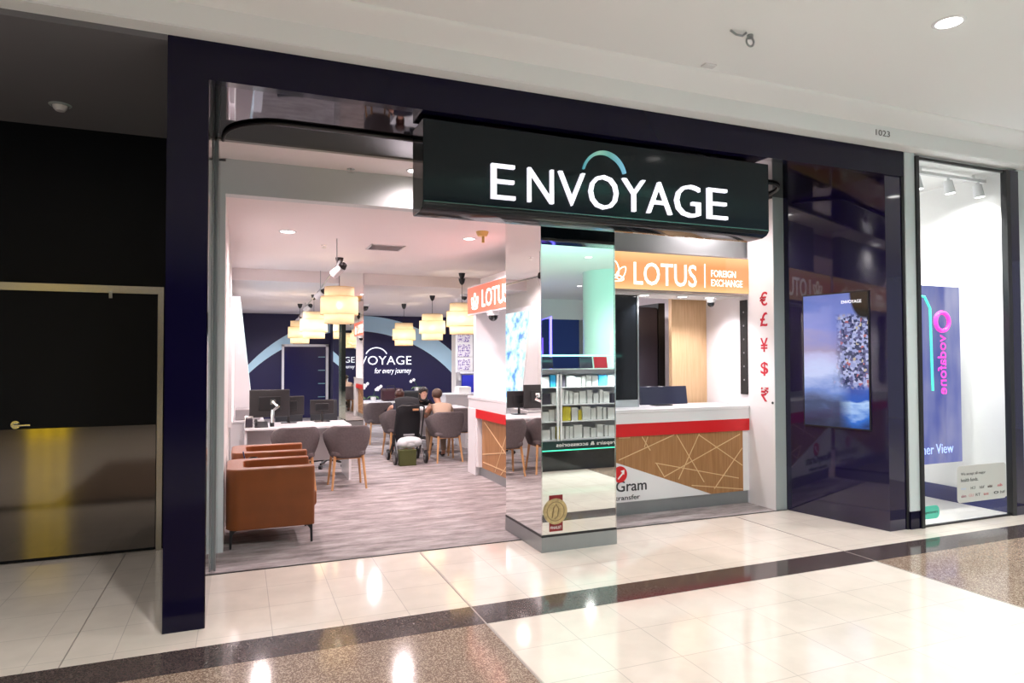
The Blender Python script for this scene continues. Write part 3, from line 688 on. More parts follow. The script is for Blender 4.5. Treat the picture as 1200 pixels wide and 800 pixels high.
    mv = ramp(nt, [(0.28, (0, 0, 0)), (0.33, (1, 1, 1)), (0.82, (1, 1, 1)), (0.85, (0, 0, 0))]); L(s.outputs[2], mv.inputs[0])
    mm = ND(nt, 'ShaderNodeMath', operation='MULTIPLY'); L(mu.outputs[0], mm.inputs[0]); L(mv.outputs[0], mm.inputs[1])
    mx = ND(nt, 'ShaderNodeMix', data_type='RGBA'); L(mm.outputs[0], mx.inputs[0]); L(sk2.outputs[2], mx.inputs[6]); L(town.outputs[0], mx.inputs[7])
    # dark corner at top right
    dk = ND(nt, 'ShaderNodeVectorMath', operation='DISTANCE'); L(cb.outputs[0], dk.inputs[0]); dk.inputs[1].default_value = (0.95, 1.02, 0)
    dm = ramp(nt, [(0.20, (0, 0, 0)), (0.23, (1, 1, 1))]); L(dk.outputs['Value'], dm.inputs[0])
    m2 = ND(nt, 'ShaderNodeMix', data_type='RGBA', blend_type='MULTIPLY'); m2.inputs[0].default_value = 1; L(mx.outputs[2], m2.inputs[6]); L(dm.outputs[0], m2.inputs[7])
    return m2.outputs[2]
slab(0.192, 0.858, 0.917, 2.22, 0.012, 0.014).build('display', mat_emitcol('town_display', scr_build, 1.0), ps)
text('screen_text', 'ENVOYAGE', LETTERW, ps, bq(0.60, 2.12, 0.015), dv, ZP, 0.03, 0.2, 0.001)

# ================================================================== NEIGHBOUR SHOP
struct('wall_next_pier', MB().box(7.40, 12, 4.42, 5.0, 0.0, 3.53), PALE)
struct('wall_next_jamb', B(7.275, 7.40, 4.40, 4.47, 0.0, 3.50), NAVYBLADE)
struct('wall_next_side', B(7.30, 7.40, 4.47, 8.0, 0.17, 3.50), WHITE)
struct('wall_next_divider', B(5.72, 5.80, 5.3, 8.0, 0, 3.5), WHITE)
struct('wall_next_back', B(5.75, 7.36, 8.0, 8.1, 0, 3.5), WHITE)
struct('baseboard_next', MB().box(7.285, 7.37, 4.47, 8.0, 0, 0.17).box(5.8, 7.3, 7.98, 8.0, 0, 0.17), mat('navy_skirting', (0.02, 0.025, 0.12), 0.3))
struct('ceiling_next', B(5.72, 7.42, 4.45, 8.1, 3.50, 3.6), WHITE)
struct('floor_next', B(5.8, 7.36, 4.46, 8.0, -0.01, 0.004), mat('next_floor', (0.80, 0.76, 0.72), 0.12))
w = struct('window_1', MB().box(5.905, 5.945, 4.40, 4.46, 0, 3.50).box(7.215, 7.275, 4.40, 4.46, 0, 3.50).box(5.905, 7.275, 4.42, 4.45, 3.475, 3.50).box(5.905, 7.275, 4.42, 4.45, 0.0, 0.015), BLACK)
B(5.945, 7.215, 4.43, 4.442, 0.015, 3.475).build('window_pane', GLASS, w)
hs = thing('window_display_screen', 'tall blue hanging poster screen inside the right hand shop window', 'screen', (6.73, 4.83, 0.5))
def blu(nt, g):
    L = nt.links.new; s = ND(nt, 'ShaderNodeSeparateXYZ'); L(g, s.inputs[0])
    n = ND(nt, 'ShaderNodeTexNoise'); n.inputs['Scale'].default_value = 3; L(g, n.inputs['Vector'])
    r = ramp(nt, [(0.3, (0.10, 0.13, 0.55)), (0.5, (0.22, 0.24, 0.62)), (0.7, (0.36, 0.36, 0.68))]); L(n.outputs['Fac'], r.inputs[0]); return r.outputs[0]
B(6.405, 7.06, 4.80, 4.84, 0.50, 2.335).build('panel', mat_emitcol('blue_display', blu, 0.75), hs)
PK = mat('pink_reflection', (1, 0.05, 0.5), 0.4, emit=(1, 0.04, 0.5), es=1.0)  # pink sign opposite, reflected in the window glass, painted here as glowing shapes
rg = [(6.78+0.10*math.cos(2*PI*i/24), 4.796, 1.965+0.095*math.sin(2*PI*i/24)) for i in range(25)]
MB().tube(rg, 0.022, 8).build('reflected_ring', PK, hs)
text('reflected_text', 'vodafone', PK, hs, (6.84, 4.799, 1.83), (0, 0, -1), XM, 0.13, 0.62, 0.003, offset=0.01)
text('caption_text', 'mer View', mat('pale_blue_txt', (0.4, 0.5, 1), 0.5, emit=(0.45, 0.55, 1), es=0.8), hs, (6.42, 4.799, 0.60), XP, ZP, 0.10, 0.50, 0.003)
MB().tube([(6.42, 4.795, 2.22), (6.52, 4.795, 2.22), (6.60, 4.795, 2.10), (6.62, 4.795, 1.25)], 0.012, 6).build('green_reflection', GREENNEON, hs)  # neon reflection in the window glass, drawn as a glowing line on the panel
MB().box(6.405, 6.44, 4.80, 4.84, 0.0, 0.50).box(6.34, 6.5, 4.74, 4.9, 0.0, 0.012).build('post', BLACK, hs)
t = thing('track_light_rail', 'short white ceiling rail with two spot heads inside the right hand shop window', 'track light', (7.1, 4.66, 3.5))
MB().box(6.05, 7.28, 4.64, 4.68, 3.43, 3.46).box(6.3, 6.32, 4.65, 4.67, 3.46, 3.50).box(7.1, 7.12, 4.65, 4.67, 3.46, 3.50).build('rail', WHITEGL, t)
for x in (6.72, 7.17, 6.25):
    MB().bar((x, 4.66, 3.44), (x, 4.66, 3.39), 0.015).bar((x-0.01, 4.66, 3.40), (x+0.01, 4.65, 3.27), 0.042, 0.050, 20).build('spot_head', WHITEGL, t, smooth=True)
    MB().bar((x+0.01, 4.65, 3.269), (x+0.0102, 4.65, 3.2675), 0.042, n=20).build('lens', LIGHTDISC, t)
cd = thing('health_fund_notice', 'pale grey rounded notice stuck low on the right hand shop window', 'notice', (6.8, 4.42, 0.2))
MB().prism(rrect(6.43, 7.15, 0.185, 0.54, 0.04), 4.424, 4.429, 'y').build('card', mat('card_grey', (0.60, 0.59, 0.57), 0.6), cd)
text('notice_text', 'We accept all major', DARKTXT, cd, (6.48, 4.424, 0.44), XP, ZP, 0.035, 0.36, 0.001, offset=0.005)
text('notice_text', 'health funds.', DARKTXT, cd, (6.48, 4.424, 0.385), XP, ZP, 0.035, 0.25, 0.001, offset=0.005)
for r_, row in enumerate((((0.05, 'bupa', (0.5, 0.6, 0.8)), (0.19, 'HCF', (0.1, 0.1, 0.1)), (0.32, 'hbf', (0.1, 0.1, 0.1)), (0.44, 'medibank', (0.15, 0.1, 0.1)), (0.59, 'nib', (0.6, 0.02, 0.05))), ((0.05, 'ahm', (0.3, 0.05, 0.1)), (0.16, 'GU', (0.6, 0.3, 0.3)), (0.26, 'RT', (0.1, 0.1, 0.1)), (0.38, 'latrobe', (0.6, 0.2, 0.2)), (0.53, 'o', (0.02, 0.02, 0.02)), (0.63, 'hif', (0.1, 0.1, 0.1))))):
    for x, s_, c_ in row:
        text('logo_text', s_, mat('logo_'+s_, c_, 0.5), cd, (6.43+x, 4.424, 0.305-0.07*r_), XP, ZP, 0.028, 0.07, 0.001, offset=0.006)
tt = thing('teal_window_tag', 'small teal pill shaped tag at the foot of the right hand shop window', 'tag', (6.05, 4.42, 0.07))
MB().prism(rrect(5.95, 6.17, 0.072, 0.195, 0.05), 4.424, 4.429, 'y').build('card', mat('teal_tag', (0.10, 0.55, 0.42), 0.5), tt)
text('tag_text', 'Specsavers', DARKTXT, tt, (5.965, 4.424, 0.115), XP, ZP, 0.035, 0.18, 0.001, offset=0.006)

# ================================================================== MALL CEILING FITTINGS
def downlight(x, y, z, label, r=0.09, group=None, name='ceiling_downlight', sc=1):
    t = thing(name, label, 'downlight', (x, y, z), group=group)
    MB().lathe([(0.0, -0.003), (r*0.82, -0.003)], (x, y, z), 28).build('lens', LIGHTDISC, t)
    MB().lathe([(r*0.82, -0.006), (r, -0.006), (r*1.06, 0.0), (r*0.82, 0.0), (r*0.82, -0.006)], (x, y, z), 28).build('bezel', WHITEGL, t, smooth=True)
    return t
downlight(4.154, 2.857, 3.72, 'round recessed downlight in the white mall ceiling at upper right')
for x, y in ((8.0, 2.6), (0.4, 2.2), (3.5, -1.5), (8.5, -2.0), (-1.5, -2.5), (6.8, -2.35), (9.3, -7.5)):
    downlight(x, y, 3.72, 'round recessed downlight of the mall ceiling behind the viewer', group='mall downlights behind the viewer')
t = thing('sprinkler_bracket', 'small metal hook bracket on the white mall ceiling', 'bracket', (3.06, 3.45, 3.72))
MB().tube([(2.93, 3.45, 3.717), (2.97, 3.44, 3.69), (3.02, 3.44, 3.69), (3.05, 3.44, 3.716)], 0.007).build('strap', GREYMET, t)
MB().tube([(3.10+0.03*math.cos(a), 3.46, 3.675+0.03*math.sin(a)) for a in [2*PI*i/14 for i in range(15)]], 0.007).bar((3.10, 3.46, 3.70), (3.10, 3.46, 3.72), 0.02).build('ring', GREYMET, t, smooth=True)
tag(MB().box(3.09, 3.19, 3.90, 3.96, 3.708, 3.72).build('ceiling_plate', WHITEGL, bevel=0.003), 'small pale plate on the mall ceiling near the sign', 'plate')
t = thing('smoke_detector', 'grey round smoke detector on the dark alcove ceiling', 'smoke detector', (-1.25, 5.85, 3.49))
MB().lathe([(0, -0.045), (0.03, -0.045), (0.045, -0.03), (0.05, -0.012), (0.055, 0)], (-1.25, 5.85, 3.49)).build('body', WHITEGL, t, smooth=True)
MB().lathe([(0.055, -0.010), (0.07, -0.008), (0.075, 0)], (-1.25, 5.85, 3.49)).build('base', GREYPAINT, t, smooth=True)
# shop ceiling
downlight(1.44, 5.85, 3.275, 'bright downlight in the entry ceiling left of the black sign', 0.075)
downlight(4.55, 5.80, 3.275, 'added downlight hidden in the entry ceiling behind the black sign near the currency symbols', 0.075)  # added fitting for the extra lamp on the currency wall, out of view
downlight(0.475, 7.65, 2.98, 'round downlight in the pink lit shop ceiling above the armchairs', 0.09)
downlight(2.45, 7.35, 2.98, 'round downlight in the shop ceiling near the mirrored column', 0.075)
t = thing('air_diffuser', 'square slatted air vent in the shop ceiling', 'vent', (1.66, 8.3, 2.98))
MB().box(1.46, 1.88, 8.10, 8.12, 2.968, 2.98).box(1.46, 1.88, 8.48, 8.50, 2.968, 2.98).box(1.46, 1.48, 8.1, 8.5, 2.968, 2.98).box(1.86, 1.88, 8.1, 8.5, 2.968, 2.98).build('frame', WHITEGL, t)
B(1.48, 1.86, 8.12, 8.48, 2.977, 2.979).build('backing', BLACK, t)
for i in range(5): MB().cbox((1.67, 8.15+0.075*i, 2.972), (0.38, 0.045, 0.004), M=Matrix.Rotation(0.45, 4, 'X')).build('slat', WHITEGL, t)
t = thing('ceiling_sensor', 'yellowed plastic detector on the pink shop ceiling beside the mirrored column', 'detector', (2.45, 6.9, 2.98))
MB().lathe([(0, -0.05), (0.05, -0.05), (0.065, -0.02), (0.07, 0)], (2.45, 6.9, 2.98)).bar((2.46, 6.9, 2.94), (2.46, 6.9, 2.86), 0.016).build('body', BEIGEPL, t, smooth=True)
for x, y, z, lb in ((0.90, 6.0, 3.275, 'tiny sprinkler head in the entry ceiling'), (0.94, 8.4, 2.98, 'tiny sprinkler head in the pink shop ceiling')):
    tag(MB().bar((x, y, z), (x, y, z-0.03), 0.008).bar((x, y, z-0.03), (x, y, z-0.034), 0.028).bar((x, y, z), (x, y, z-0.004), 0.035).build('fire_sprinkler', CHROME), lb, 'sprinkler')

# ================================================================== TRACK SPOTS AND PENDANTS
t = thing('track_lamp_rail', 'long black track rail hung from the shop ceiling over the left desks', 'track light', (1.2, 8.0, 2.98))
PT = [(1.022, 7.82), (1.146, 10.85), (1.237, 13.9), (1.315, 15.8), (1.387, 17.9)]
MB().tube([(x, y, 2.66) for x, y in [(1.0, 7.4)]+PT], 0.012, 6).build('rail', GREYMET, t)
for (x, y), zc in zip([(1.03, 7.9), (1.17, 10.9), (1.3, 15.0)], (2.98, 2.98, 2.8)):
    MB().bar((x, y, 2.66), (x, y, zc), 0.005, n=6).build('drop_rod', GREYMET, t)
for i, (x, y) in enumerate(PT):
    MB().bar((x-0.02, y, 2.64), (x+0.03, y-0.02, 2.60), 0.022, n=10).build('spot_joint', BLACK, t)
    q = MB().bar((x+0.05, y-0.05, 2.64), (x-0.03, y+0.05, 2.56), 0.05, 0.055, 18).build('spot_head', WHITEGL, t, smooth=True)
    MB().bar((x-0.031, y+0.051, 2.559), (x-0.033, y+0.053, 2.557), 0.045, n=18).build('lens', LIGHTDISC, q)
    MB().bar((x+0.052, y-0.052, 2.642), (x+0.075, y-0.08, 2.665), 0.047, 0.03, 18).build('heat_sink', BLACK, q)
def make_pendant():
    r = thing('bamboo_pendant_lamp', '', 'pendant lamp')
    z0 = 0.0
    MB().lathe([(0.195, 0.49), (0.20, 0.36), (0.20, 0.355)], (0, 0, 0), 40).build('upper_shade', SHADE, r, solid=0.004, smooth=True)
    MB().lathe([(0.245, 0.36), (0.25, 0.12)], (0, 0, 0), 40).build('middle_shade', SHADE, r, solid=0.004, smooth=True)
    MB().lathe([(0.20, 0.13), (0.195, 0.0)], (0, 0, 0), 40).build('lower_shade', SHADE, r, solid=0.004, smooth=True)
    mb = MB()
    for R_, z in ((0.25, 0.36), (0.25, 0.12), (0.2, 0.0), (0.2, 0.49), (0.2, 0.135)):
        mb.tube([(R_*math.cos(2*PI*i/32), R_*math.sin(2*PI*i/32), z) for i in range(33)], 0.004, 6)
    mb.build('rim_hoop', mat('bamboo_rim', (0.62, 0.42, 0.20), 0.6), r)
    MB().bar((0, 0, 0.30), (0, 0, 0.37), 0.02).build('bulb_holder', mat('brass', (0.5, 0.3, 0.1), 0.4, 0.5), r)
    MB().ell((0, 0, 0.25), (0.04, 0.04, 0.05)).build('bulb', BULB, r, smooth=True)
    return r
P0 = make_pendant()
PEND = [(1.26, 9.4, 2.08, 2.98, 'nearest bamboo lamp of the left row under the track rail'), (1.29, 13.1, 1.98, 2.8, 'second bamboo lamp of the left row under the track rail'),
        (1.22, 15.4, 1.93, 2.8, 'farthest bamboo lamp of the left row under the track rail'),
        (3.34, 10.4, 1.99, 2.98, 'nearest bamboo lamp of the right row beside the red lit sign'), (3.42, 12.5, 1.95, 2.8, 'middle bamboo lamp of the right row'),
        (3.35, 14.6, 1.88, 2.8, 'farthest bamboo lamp of the right row against the back wall arch')]
for i, (x, y, z, zc, lb) in enumerate(PEND):
    o = P0 if i == 0 else copy_tree(P0)
    o.location = (x, y, z); o['label'] = lb; o['group'] = 'bamboo pendant lamps over the desks'
    MB().bar((x, y, z+0.37), (x, y, zc), 0.004, n=6).build('cord', BLACK, o)
    MB().lathe([(0.012, -0.10), (0.035, -0.075), (0.05, -0.03), (0.055, 0.0), (0, 0)], (x, y, zc)).build('ceiling_cup', BLACK, o, smooth=True)
    l = bpy.data.lights.new('bulb_light', 'POINT'); l.energy = 8; l.color = (1, 0.85, 0.64); l.shadow_soft_size = 0.05
    q = bpy.data.objects.new('bulb_light', l); q.location = (0, 0, 0.19); q.parent = o; COL.objects.link(q)

# ================================================================== ARMCHAIRS
def make_armchair():
    r = thing('leather_armchair', '', 'armchair')
    # local: back along -x, opens to +x ; width along y (0..0.68), depth x 0..0.72
    o_ = arcpts(0.11, 0.57, 0.11, 180, 90, 6) + [(0.70, 0.68), (0.715, 0.665), (0.715, 0.59), (0.70, 0.575), (0.20, 0.565)] + arcpts(0.20, 0.505, 0.06, 90, 180, 4)[1:] + arcpts(0.20, 0.175, 0.06, 180, 270, 4) + [(0.70, 0.105), (0.715, 0.09), (0.715, 0.015), (0.70, 0.0)] + arcpts(0.11, 0.11, 0.11, 270, 180, 6)
    MB().prism(o_, 0.155, 0.665).build('wraparound_shell', ORANGE, r, bevel=0.022, seg=4)
    MB().box(0.12, 0.70, 0.09, 0.59, 0.165, 0.30).build('seat_base', ORANGE, r, bevel=0.01)
    MB().box(0.15, 0.745, 0.112, 0.568, 0.285, 0.43).build('seat_cushion', ORANGE, r, bevel=0.035, seg=4)
    for x in (0.05, 0.68):
        for y in (0.045, 0.635):
            sx_ = 1 if x > 0.3 else -1
            MB().prism([(x-0.055*sx_*1.0, 0.156), (x+0.02*sx_, 0.156), (x+0.022*sx_, 0.0), (x+0.004*sx_, 0.0), (x-0.002*sx_, 0.115), (x-0.02*sx_, 0.14)], y-0.011, y+0.011, 'y').build('leg', BLACK, r)
    return r
A0 = make_armchair(); A0.location = (-0.10, 6.10, 0.003); A0['label'] = 'tan leather armchair nearest the shop entrance by the left wall'; A0['group'] = 'tan leather armchairs'
A1 = copy_tree(A0); A1.location = (-0.07, 7.16, 0.003); A1['label'] = 'second tan leather armchair behind the one nearest the entrance'
t = thing('side_table', 'small white side table between the two tan armchairs', 'table', (0.15, 6.97, 0.003))
MB().lathe([(0, 0.50), (0.16, 0.50), (0.165, 0.51), (0.16, 0.52), (0, 0.52)], (0.12, 6.97, 0.003)).build('table_top', WHITEGL, t, smooth=True)
MB().bar((0.12, 6.97, 0.02), (0.12, 6.97, 0.505), 0.02).build('leg', BLACK, t); MB().lathe([(0, 0), (0.12, 0), (0.12, 0.012), (0, 0.02)], (0.12, 6.97, 0.003)).build('base', BLACK, t)
tag(MB().cbox((0.055, 6.95, 0.62), (0.012, 0.07, 0.19), M=Matrix.Rotation(-0.2, 4, 'Y')).build('leaflet_stand', mat('dark_blue_plastic', (0.03, 0.04, 0.12), 0.3), bevel=0.003), 'dark blue upright card holder on the side table between the armchairs', 'card holder')
tag(MB().lathe([(0, 0), (0.036, 0), (0.040, 0.13), (0.036, 0.13), (0.033, 0.01), (0, 0.01)], (0.125, 6.93, 0.5235)).build('coffee_cup', BLACK, smooth=True), 'small black cup on the side table between the armchairs', 'cup')

# ================================================================== TUB CHAIRS
def make_tub():
    r = thing('tub_chair', '', 'chair')
    rows = []
    zs = [0.0, 0.12, 0.3, 0.5, 0.7, 0.85, 0.94, 1.0]
    def hw(z):
        tb = [(0.36, 0.175), (0.42, 0.195), (0.50, 0.232), (0.58, 0.262), (0.64, 0.272), (0.70, 0.268), (0.75, 0.250), (0.78, 0.235)]
        for (a, wa), (b, wb) in zip(tb, tb[1:]):
            if z <= b: return wa+(wb-wa)*(z-a)/(b-a)
        return tb[-1][1]
    N = 28
    for tz in zs:
        row = []
        for i in range(N+1):
            th = math.radians(-112+224*i/N)
            a = abs(math.degrees(th))
            ztop = 0.778 if a < 45 else 0.778-0.15*((a-45)/67)**1.3
            z = 0.375+(ztop-0.375)*tz
            w_ = hw(z)
            sn, cs = math.sin(th), math.cos(th)
            e = 0.72
            x = w_*math.copysign(abs(sn)**e, sn); y = -0.235*math.copysign(abs(cs)**e, cs)*(0.82+0.18*(z-0.36)/0.4)
            if a > 75: y += 0.10*((a-75)/37)
            row.append((x, y, z))
        rows.append(row)
    MB().grid(rows).build('back_shell', GREYFAB, r, solid=0.028, smooth=True, sub=1)
    MB().prism(rrect(-0.21, 0.21, -0.20, 0.22, 0.09), 0.40, 0.465).build('seat', GREYFAB, r, bevel=0.02, seg=3)
    MB().prism(rrect(-0.17, 0.17, -0.17, 0.17, 0.06), 0.365, 0.40).build('seat_frame', OAK, r)
    for sx_ in (-1, 1):
        for sy_ in (-1, 1):
            MB().bar((sx_*0.165, sy_*0.155-0.0, 0.42), (sx_*0.205, sy_*0.215, 0.0), 0.019, 0.013, 10).build('leg', OAK, r, smooth=True)
    return r
T0 = make_tub()
TUB = [(1.25, 8.58, 0.0, 'grey tub chair with oak legs centred in front of the white desk'),
       (0.64, 8.62, 0.06, 'grey tub chair with oak legs partly behind the tan armchairs'),
       (2.98, 10.12, 0.05, 'grey tub chair carrying the man in the beige shirt'),
       (2.42, 10.95, 0.1, 'grey tub chair carrying the person behind the stroller'),
       (2.42, 12.75, 0.1, 'grey tub chair at the rear desk right of the inner mirrored column'),
       (3.42, 10.75, -0.25, 'grey tub chair half hidden behind the seated man, against the exchange counter')]
for i, (x, y, a, lb) in enumerate(TUB):
    o = T0 if i == 0 else copy_tree(T0)
    o.location = (x, y, 0.003); o.rotation_euler.z = a; o['label'] = lb; o['group'] = 'grey tub chairs at the desks'

# ================================================================== DESKS
def desk(name, label, x0, x1, y0, y1, h=0.73):
    t = thing(name, label, 'desk', ((x0+x1)/2, (y0+y1)/2, 0.003))
    B(x0, x1, y0, y1, h-0.03, h).build('desk_top', WHITEGL, t, bevel=0.003)
    B(x1-0.03, x1, y0+0.03, y1-0.03, 0.003, h-0.03).build('side_panel', WHITEGL, t)
    B(x0, x0+0.03, y0+0.03, y1-0.03, 0.003, h-0.03).build('side_panel', WHITEGL, t)
    B(x0+0.03, x1-0.03, y1-0.28, y1-0.26, 0.22, h-0.03).build('modesty_panel', WHITEGL, t)
    return t
desk('white_desk', 'white desk behind the two nearest tub chairs', 0.06, 1.37, 9.0, 9.75)
desk('white_desk', 'white desk where the woman in black serves customers', 2.50, 3.75, 11.35, 12.05)
desk('white_desk', 'white rear desk right of the inner mirrored column', 1.95, 3.3, 13.4, 14.1)
# monitors
def monitor(label, x, y, z, w_, h_, arm=True, rz=0.0):
    t = thing('desk_monitor', label, 'monitor', (x, y, z))
    cz = z+0.10+h_/2
    MB().cbox((x, y, cz), (w_, 0.025, h_), rz).build('screen_case', mat('monitor_back', (0.018, 0.016, 0.018), 0.45), t, bevel=0.008)
    MB().cbox((x, y-0.018, cz), (w_*0.55, 0.02, h_*0.5), rz).build('rear_cover', BLACK, t, bevel=0.006)
    if arm:
        MB().tube([(x+0.02, y-0.26, z+0.03), (x+0.03, y-0.24, z+0.20), (x+0.10, y-0.14, cz-0.04), (x+0.04, y-0.05, cz+0.02)], 0.023, 10).bar((x+0.04, y-0.06, cz+0.02), (x+0.04, y-0.028, cz+0.02), 0.045, n=4).build('monitor_arm', CHROME, t, smooth=True)
        MB().bar((x+0.02, y-0.26, z), (x+0.02, y-0.26, z+0.05), 0.028).build('clamp', BLACK, t)
    else:
        MB().box(x-0.1, x+0.1, y-0.08, y+0.08, z, z+0.01).bar((x, y, z), (x, y, cz), 0.02).build('stand', BLACK, t)
    return t
monitor('monitor on a silver arm at the left end of the white desk', 0.37, 9.42, 0.731, 0.50, 0.36)
monitor('wide black monitor behind the one on the silver arm', 0.62, 9.60, 0.731, 0.40, 0.26, arm=False)
monitor('black monitor on the right of the white desk near its edge', 1.06, 9.62, 0.731, 0.32, 0.20, arm=False)
# office chair behind desk
def office(label, x, y, rz):
    t = thing('office_chair', label, 'office chair', (x, y, 0.003), rz)
    mb = MB()
    m0 = Matrix.Rotation(0, 4, 'Z')
    def P(m_, n_, mt, **kw):
        o = m_.build(n_, mt, None, **kw); o.parent = t; return o
    rows = [[(0.23*math.sin(u)*1.0, 0.26-0.07*math.cos(u)+0.0, z) for u in [(-1+2*i/8)*1.1 for i in range(9)]] for z in (0.56, 0.7, 0.85, 0.98)]
    P(MB().grid(rows), 'backrest', mat('office_mesh', (0.035, 0.038, 0.045), 0.8), solid=0.03, smooth=True, sub=1)
    P(MB().prism(rrect(-0.24, 0.24, -0.22, 0.22, 0.08), 0.44, 0.50), 'seat', BLACKCL, bevel=0.015)
    P(MB().bar((0, 0, 0.10), (0, 0, 0.45), 0.03), 'gas_column', BLACK)
    P(MB().tube([(0, 0.14, 0.44), (0, 0.28, 0.46), (0, 0.24, 0.60)], 0.02), 'back_arm', BLACK, smooth=True)
    for k_ in range(5):
        a = 2*PI*k_/5+0.3
        P(MB().bar((0, 0, 0.11), (0.28*math.cos(a), 0.28*math.sin(a), 0.075), 0.022, 0.014), 'base_spoke', BLACK, smooth=True)
        P(MB().bar((0.28*math.cos(a)-0.02*math.sin(a), 0.28*math.sin(a)+0.02*math.cos(a), 0.032), (0.28*math.cos(a)+0.02*math.sin(a), 0.28*math.sin(a)-0.02*math.cos(a), 0.032), 0.030, n=16), 'castor', BLACK, smooth=True)
    return t
office('grey mesh office chair behind the white desk with the monitors', 1.22, 10.28, 0.15)
office('black office chair at the left desk behind the tan armchairs', 0.63, 10.52, -0.3)
office('black office chair behind the desk, under the woman in black', 3.12, 12.55, 0.0)
# left side: low cabinet, devices, display board
t = thing('low_cabinet', 'low white cabinet along the left wall behind the armchairs', 'cabinet', (0.1, 10.9, 0.003))
B(-0.115, 0.30, 9.95, 12.2, 0.003, 0.72).build('body', WHITEGL, t); B(-0.117+0.005, 0.32, 9.93, 12.22, 0.72, 0.75).build('top', WHITEGL, t, bevel=0.003)
for yk in (9.97, 10.72, 11.47): B(0.30, 0.312, yk, yk+0.72, 0.03, 0.70).build('door', WHITEGL, t)
t = thing('printer', 'small grey printer on the low white cabinet by the left wall', 'printer', (0.12, 10.2, 0.751))
B(-0.05, 0.27, 10.02, 10.4, 0.751, 0.90).build('body', mat('printer_grey', (0.30, 0.28, 0.29), 0.4), t, bevel=0.012); B(0.27, 0.30, 10.08, 10.34, 0.80, 0.83).build('paper_tray', WHITEGL, t)
t = thing('leaning_light_board', 'tall white lit display board leaning by the left wall', 'display board', (0.2, 11.0, 0.752))
mb = MB(); mb._add([(-0.115, 10.5, 2.50), (0.00, 10.5, 2.50), (0.19, 10.5, 0.752), (-0.115, 10.5, 0.752), (-0.115, 12.0, 2.50), (0.00, 12.0, 2.50), (0.19, 12.0, 0.752), (-0.115, 12.0, 0.752)],
                   [(0, 1, 2, 3), (4, 7, 6, 5), (0, 4, 5, 1), (1, 5, 6, 2), (2, 6, 7, 3), (3, 7, 4, 0)]); mb.build('board_case', WHITEGL, t)
def brd(nt, g):
    L = nt.links.new; n = ND(nt, 'ShaderNodeTexNoise'); n.inputs['Scale'].default_value = 6; n.inputs['Detail'].default_value = 8; L(g, n.inputs['Vector'])
    r = ramp(nt, [(0.35, (0.15, 0.35, 0.9)), (0.45, (0.55, 0.9, 0.95)), (0.55, (0.9, 0.97, 1.0))]); L(n.outputs['Fac'], r.inputs[0]); return r.outputs[0]
mb = MB(); mb._add([(0.012, 10.56, 2.42), (0.188, 10.56, 0.80), (0.188, 11.94, 0.80), (0.012, 11.94, 2.42)], [(0, 1, 2, 3)]); mb.build('lit_print', mat_emitcol('board_print', brd, 1.3), t, solid=0.004)
t = thing('wall_light_box', 'bright upright light box on the left wall near the entrance', 'light box', (-0.10, 8.5, 0.8))
B(-0.117, -0.075, 8.0, 9.6, 0.85, 2.15).build('case', WHITEGL, t); B(-0.075, -0.071, 8.05, 9.55, 0.9, 2.1).build('lit_face', mat('lit_face_w', (1, 1, 1), 0.5, emit=(1, 0.95, 0.88), es=1.3), t)
t = thing('leaflet_rack', 'silver wire rack with grey trays on the white desk by the left wall', 'rack', (0.1, 9.2, 0.731))
mb = MB()
for i in range(4): mb.tube([(0.07+0.0, 9.08+0.06*i, 0.735), (0.07, 9.10+0.06*i, 0.86), (0.16, 9.10+0.06*i, 0.86), (0.16, 9.08+0.06*i, 0.735)], 0.005, 6)
mb.box(0.068, 0.165, 9.06, 9.30, 0.731, 0.737).build('wire_frame', CHROME, t)
for i in range(3): MB().cbox((0.115, 9.12+0.06*i, 0.79), (0.08, 0.008, 0.10), M=Matrix.Rotation(0.2, 4, 'X')).build('tray_card', DARKPURP, t)
t = thing('desk_phone', 'black desk phone beside the wire rack on the white desk', 'phone', (0.25, 9.15, 0.731))
MB().prism([(9.06, 0.731), (9.26, 0.731), (9.26, 0.79), (9.06, 0.745)], 0.18, 0.34, 'x').build('base', BLACK, t, bevel=0.004)
MB().tube([(0.195, 9.07, 0.775), (0.20, 9.12, 0.80), (0.20, 9.20, 0.815), (0.195, 9.25, 0.80)], [0.022, 0.015, 0.015, 0.022]).build('handset', BLACK, t, smooth=True)

# right rear
struct('wall_poster_pier', B(4.35, 4.75, 14.0, 14.3, 0, 2.8), WHITE)
def prt(nt, g):
    L = nt.links.new; v = ND(nt, 'ShaderNodeTexNoise'); v.inputs['Scale'].default_value = 9; v.inputs['Detail'].default_value = 6; L(g, v.inputs['Vector'])
    r = ramp(nt, [(0.38, (0.08, 0.06, 0.25)), (0.45, (0.35, 0.25, 0.5)), (0.52, (0.75, 0.72, 0.75)), (0.6, (0.8, 0.78, 0.78))]); L(v.outputs['Fac'], r.inputs[0]); return r.outputs[0]
PRT = bpy.data.materials.new('poster_print'); PRT.use_nodes = True
_b = PRT.node_tree.nodes['Principled BSDF']; _tc = ND(PRT.node_tree, 'ShaderNodeTexCoord'); PRT.node_tree.links.new(prt(PRT.node_tree, _tc.outputs['Generated']), _b.inputs['Base Color'])
for i, (z0, z1, lb) in enumerate(((1.95, 2.28, 'upper of the travel posters on the white pier beside the bamboo lamp'), (1.63, 1.90, 'middle travel poster on the white pier beside the bamboo lamp'), (1.34, 1.58, 'lowest travel poster on the white pier beside the bamboo lamp'))):
    tag(B(4.40, 4.68, 13.98, 13.999, z0, z1).build('wall_poster', PRT), lb, 'poster', 'travel posters on the pier')
t = thing('poster_shelf', 'white wall shelf at the foot of the travel posters', 'shelf', (4.6, 13.8, 1.28))
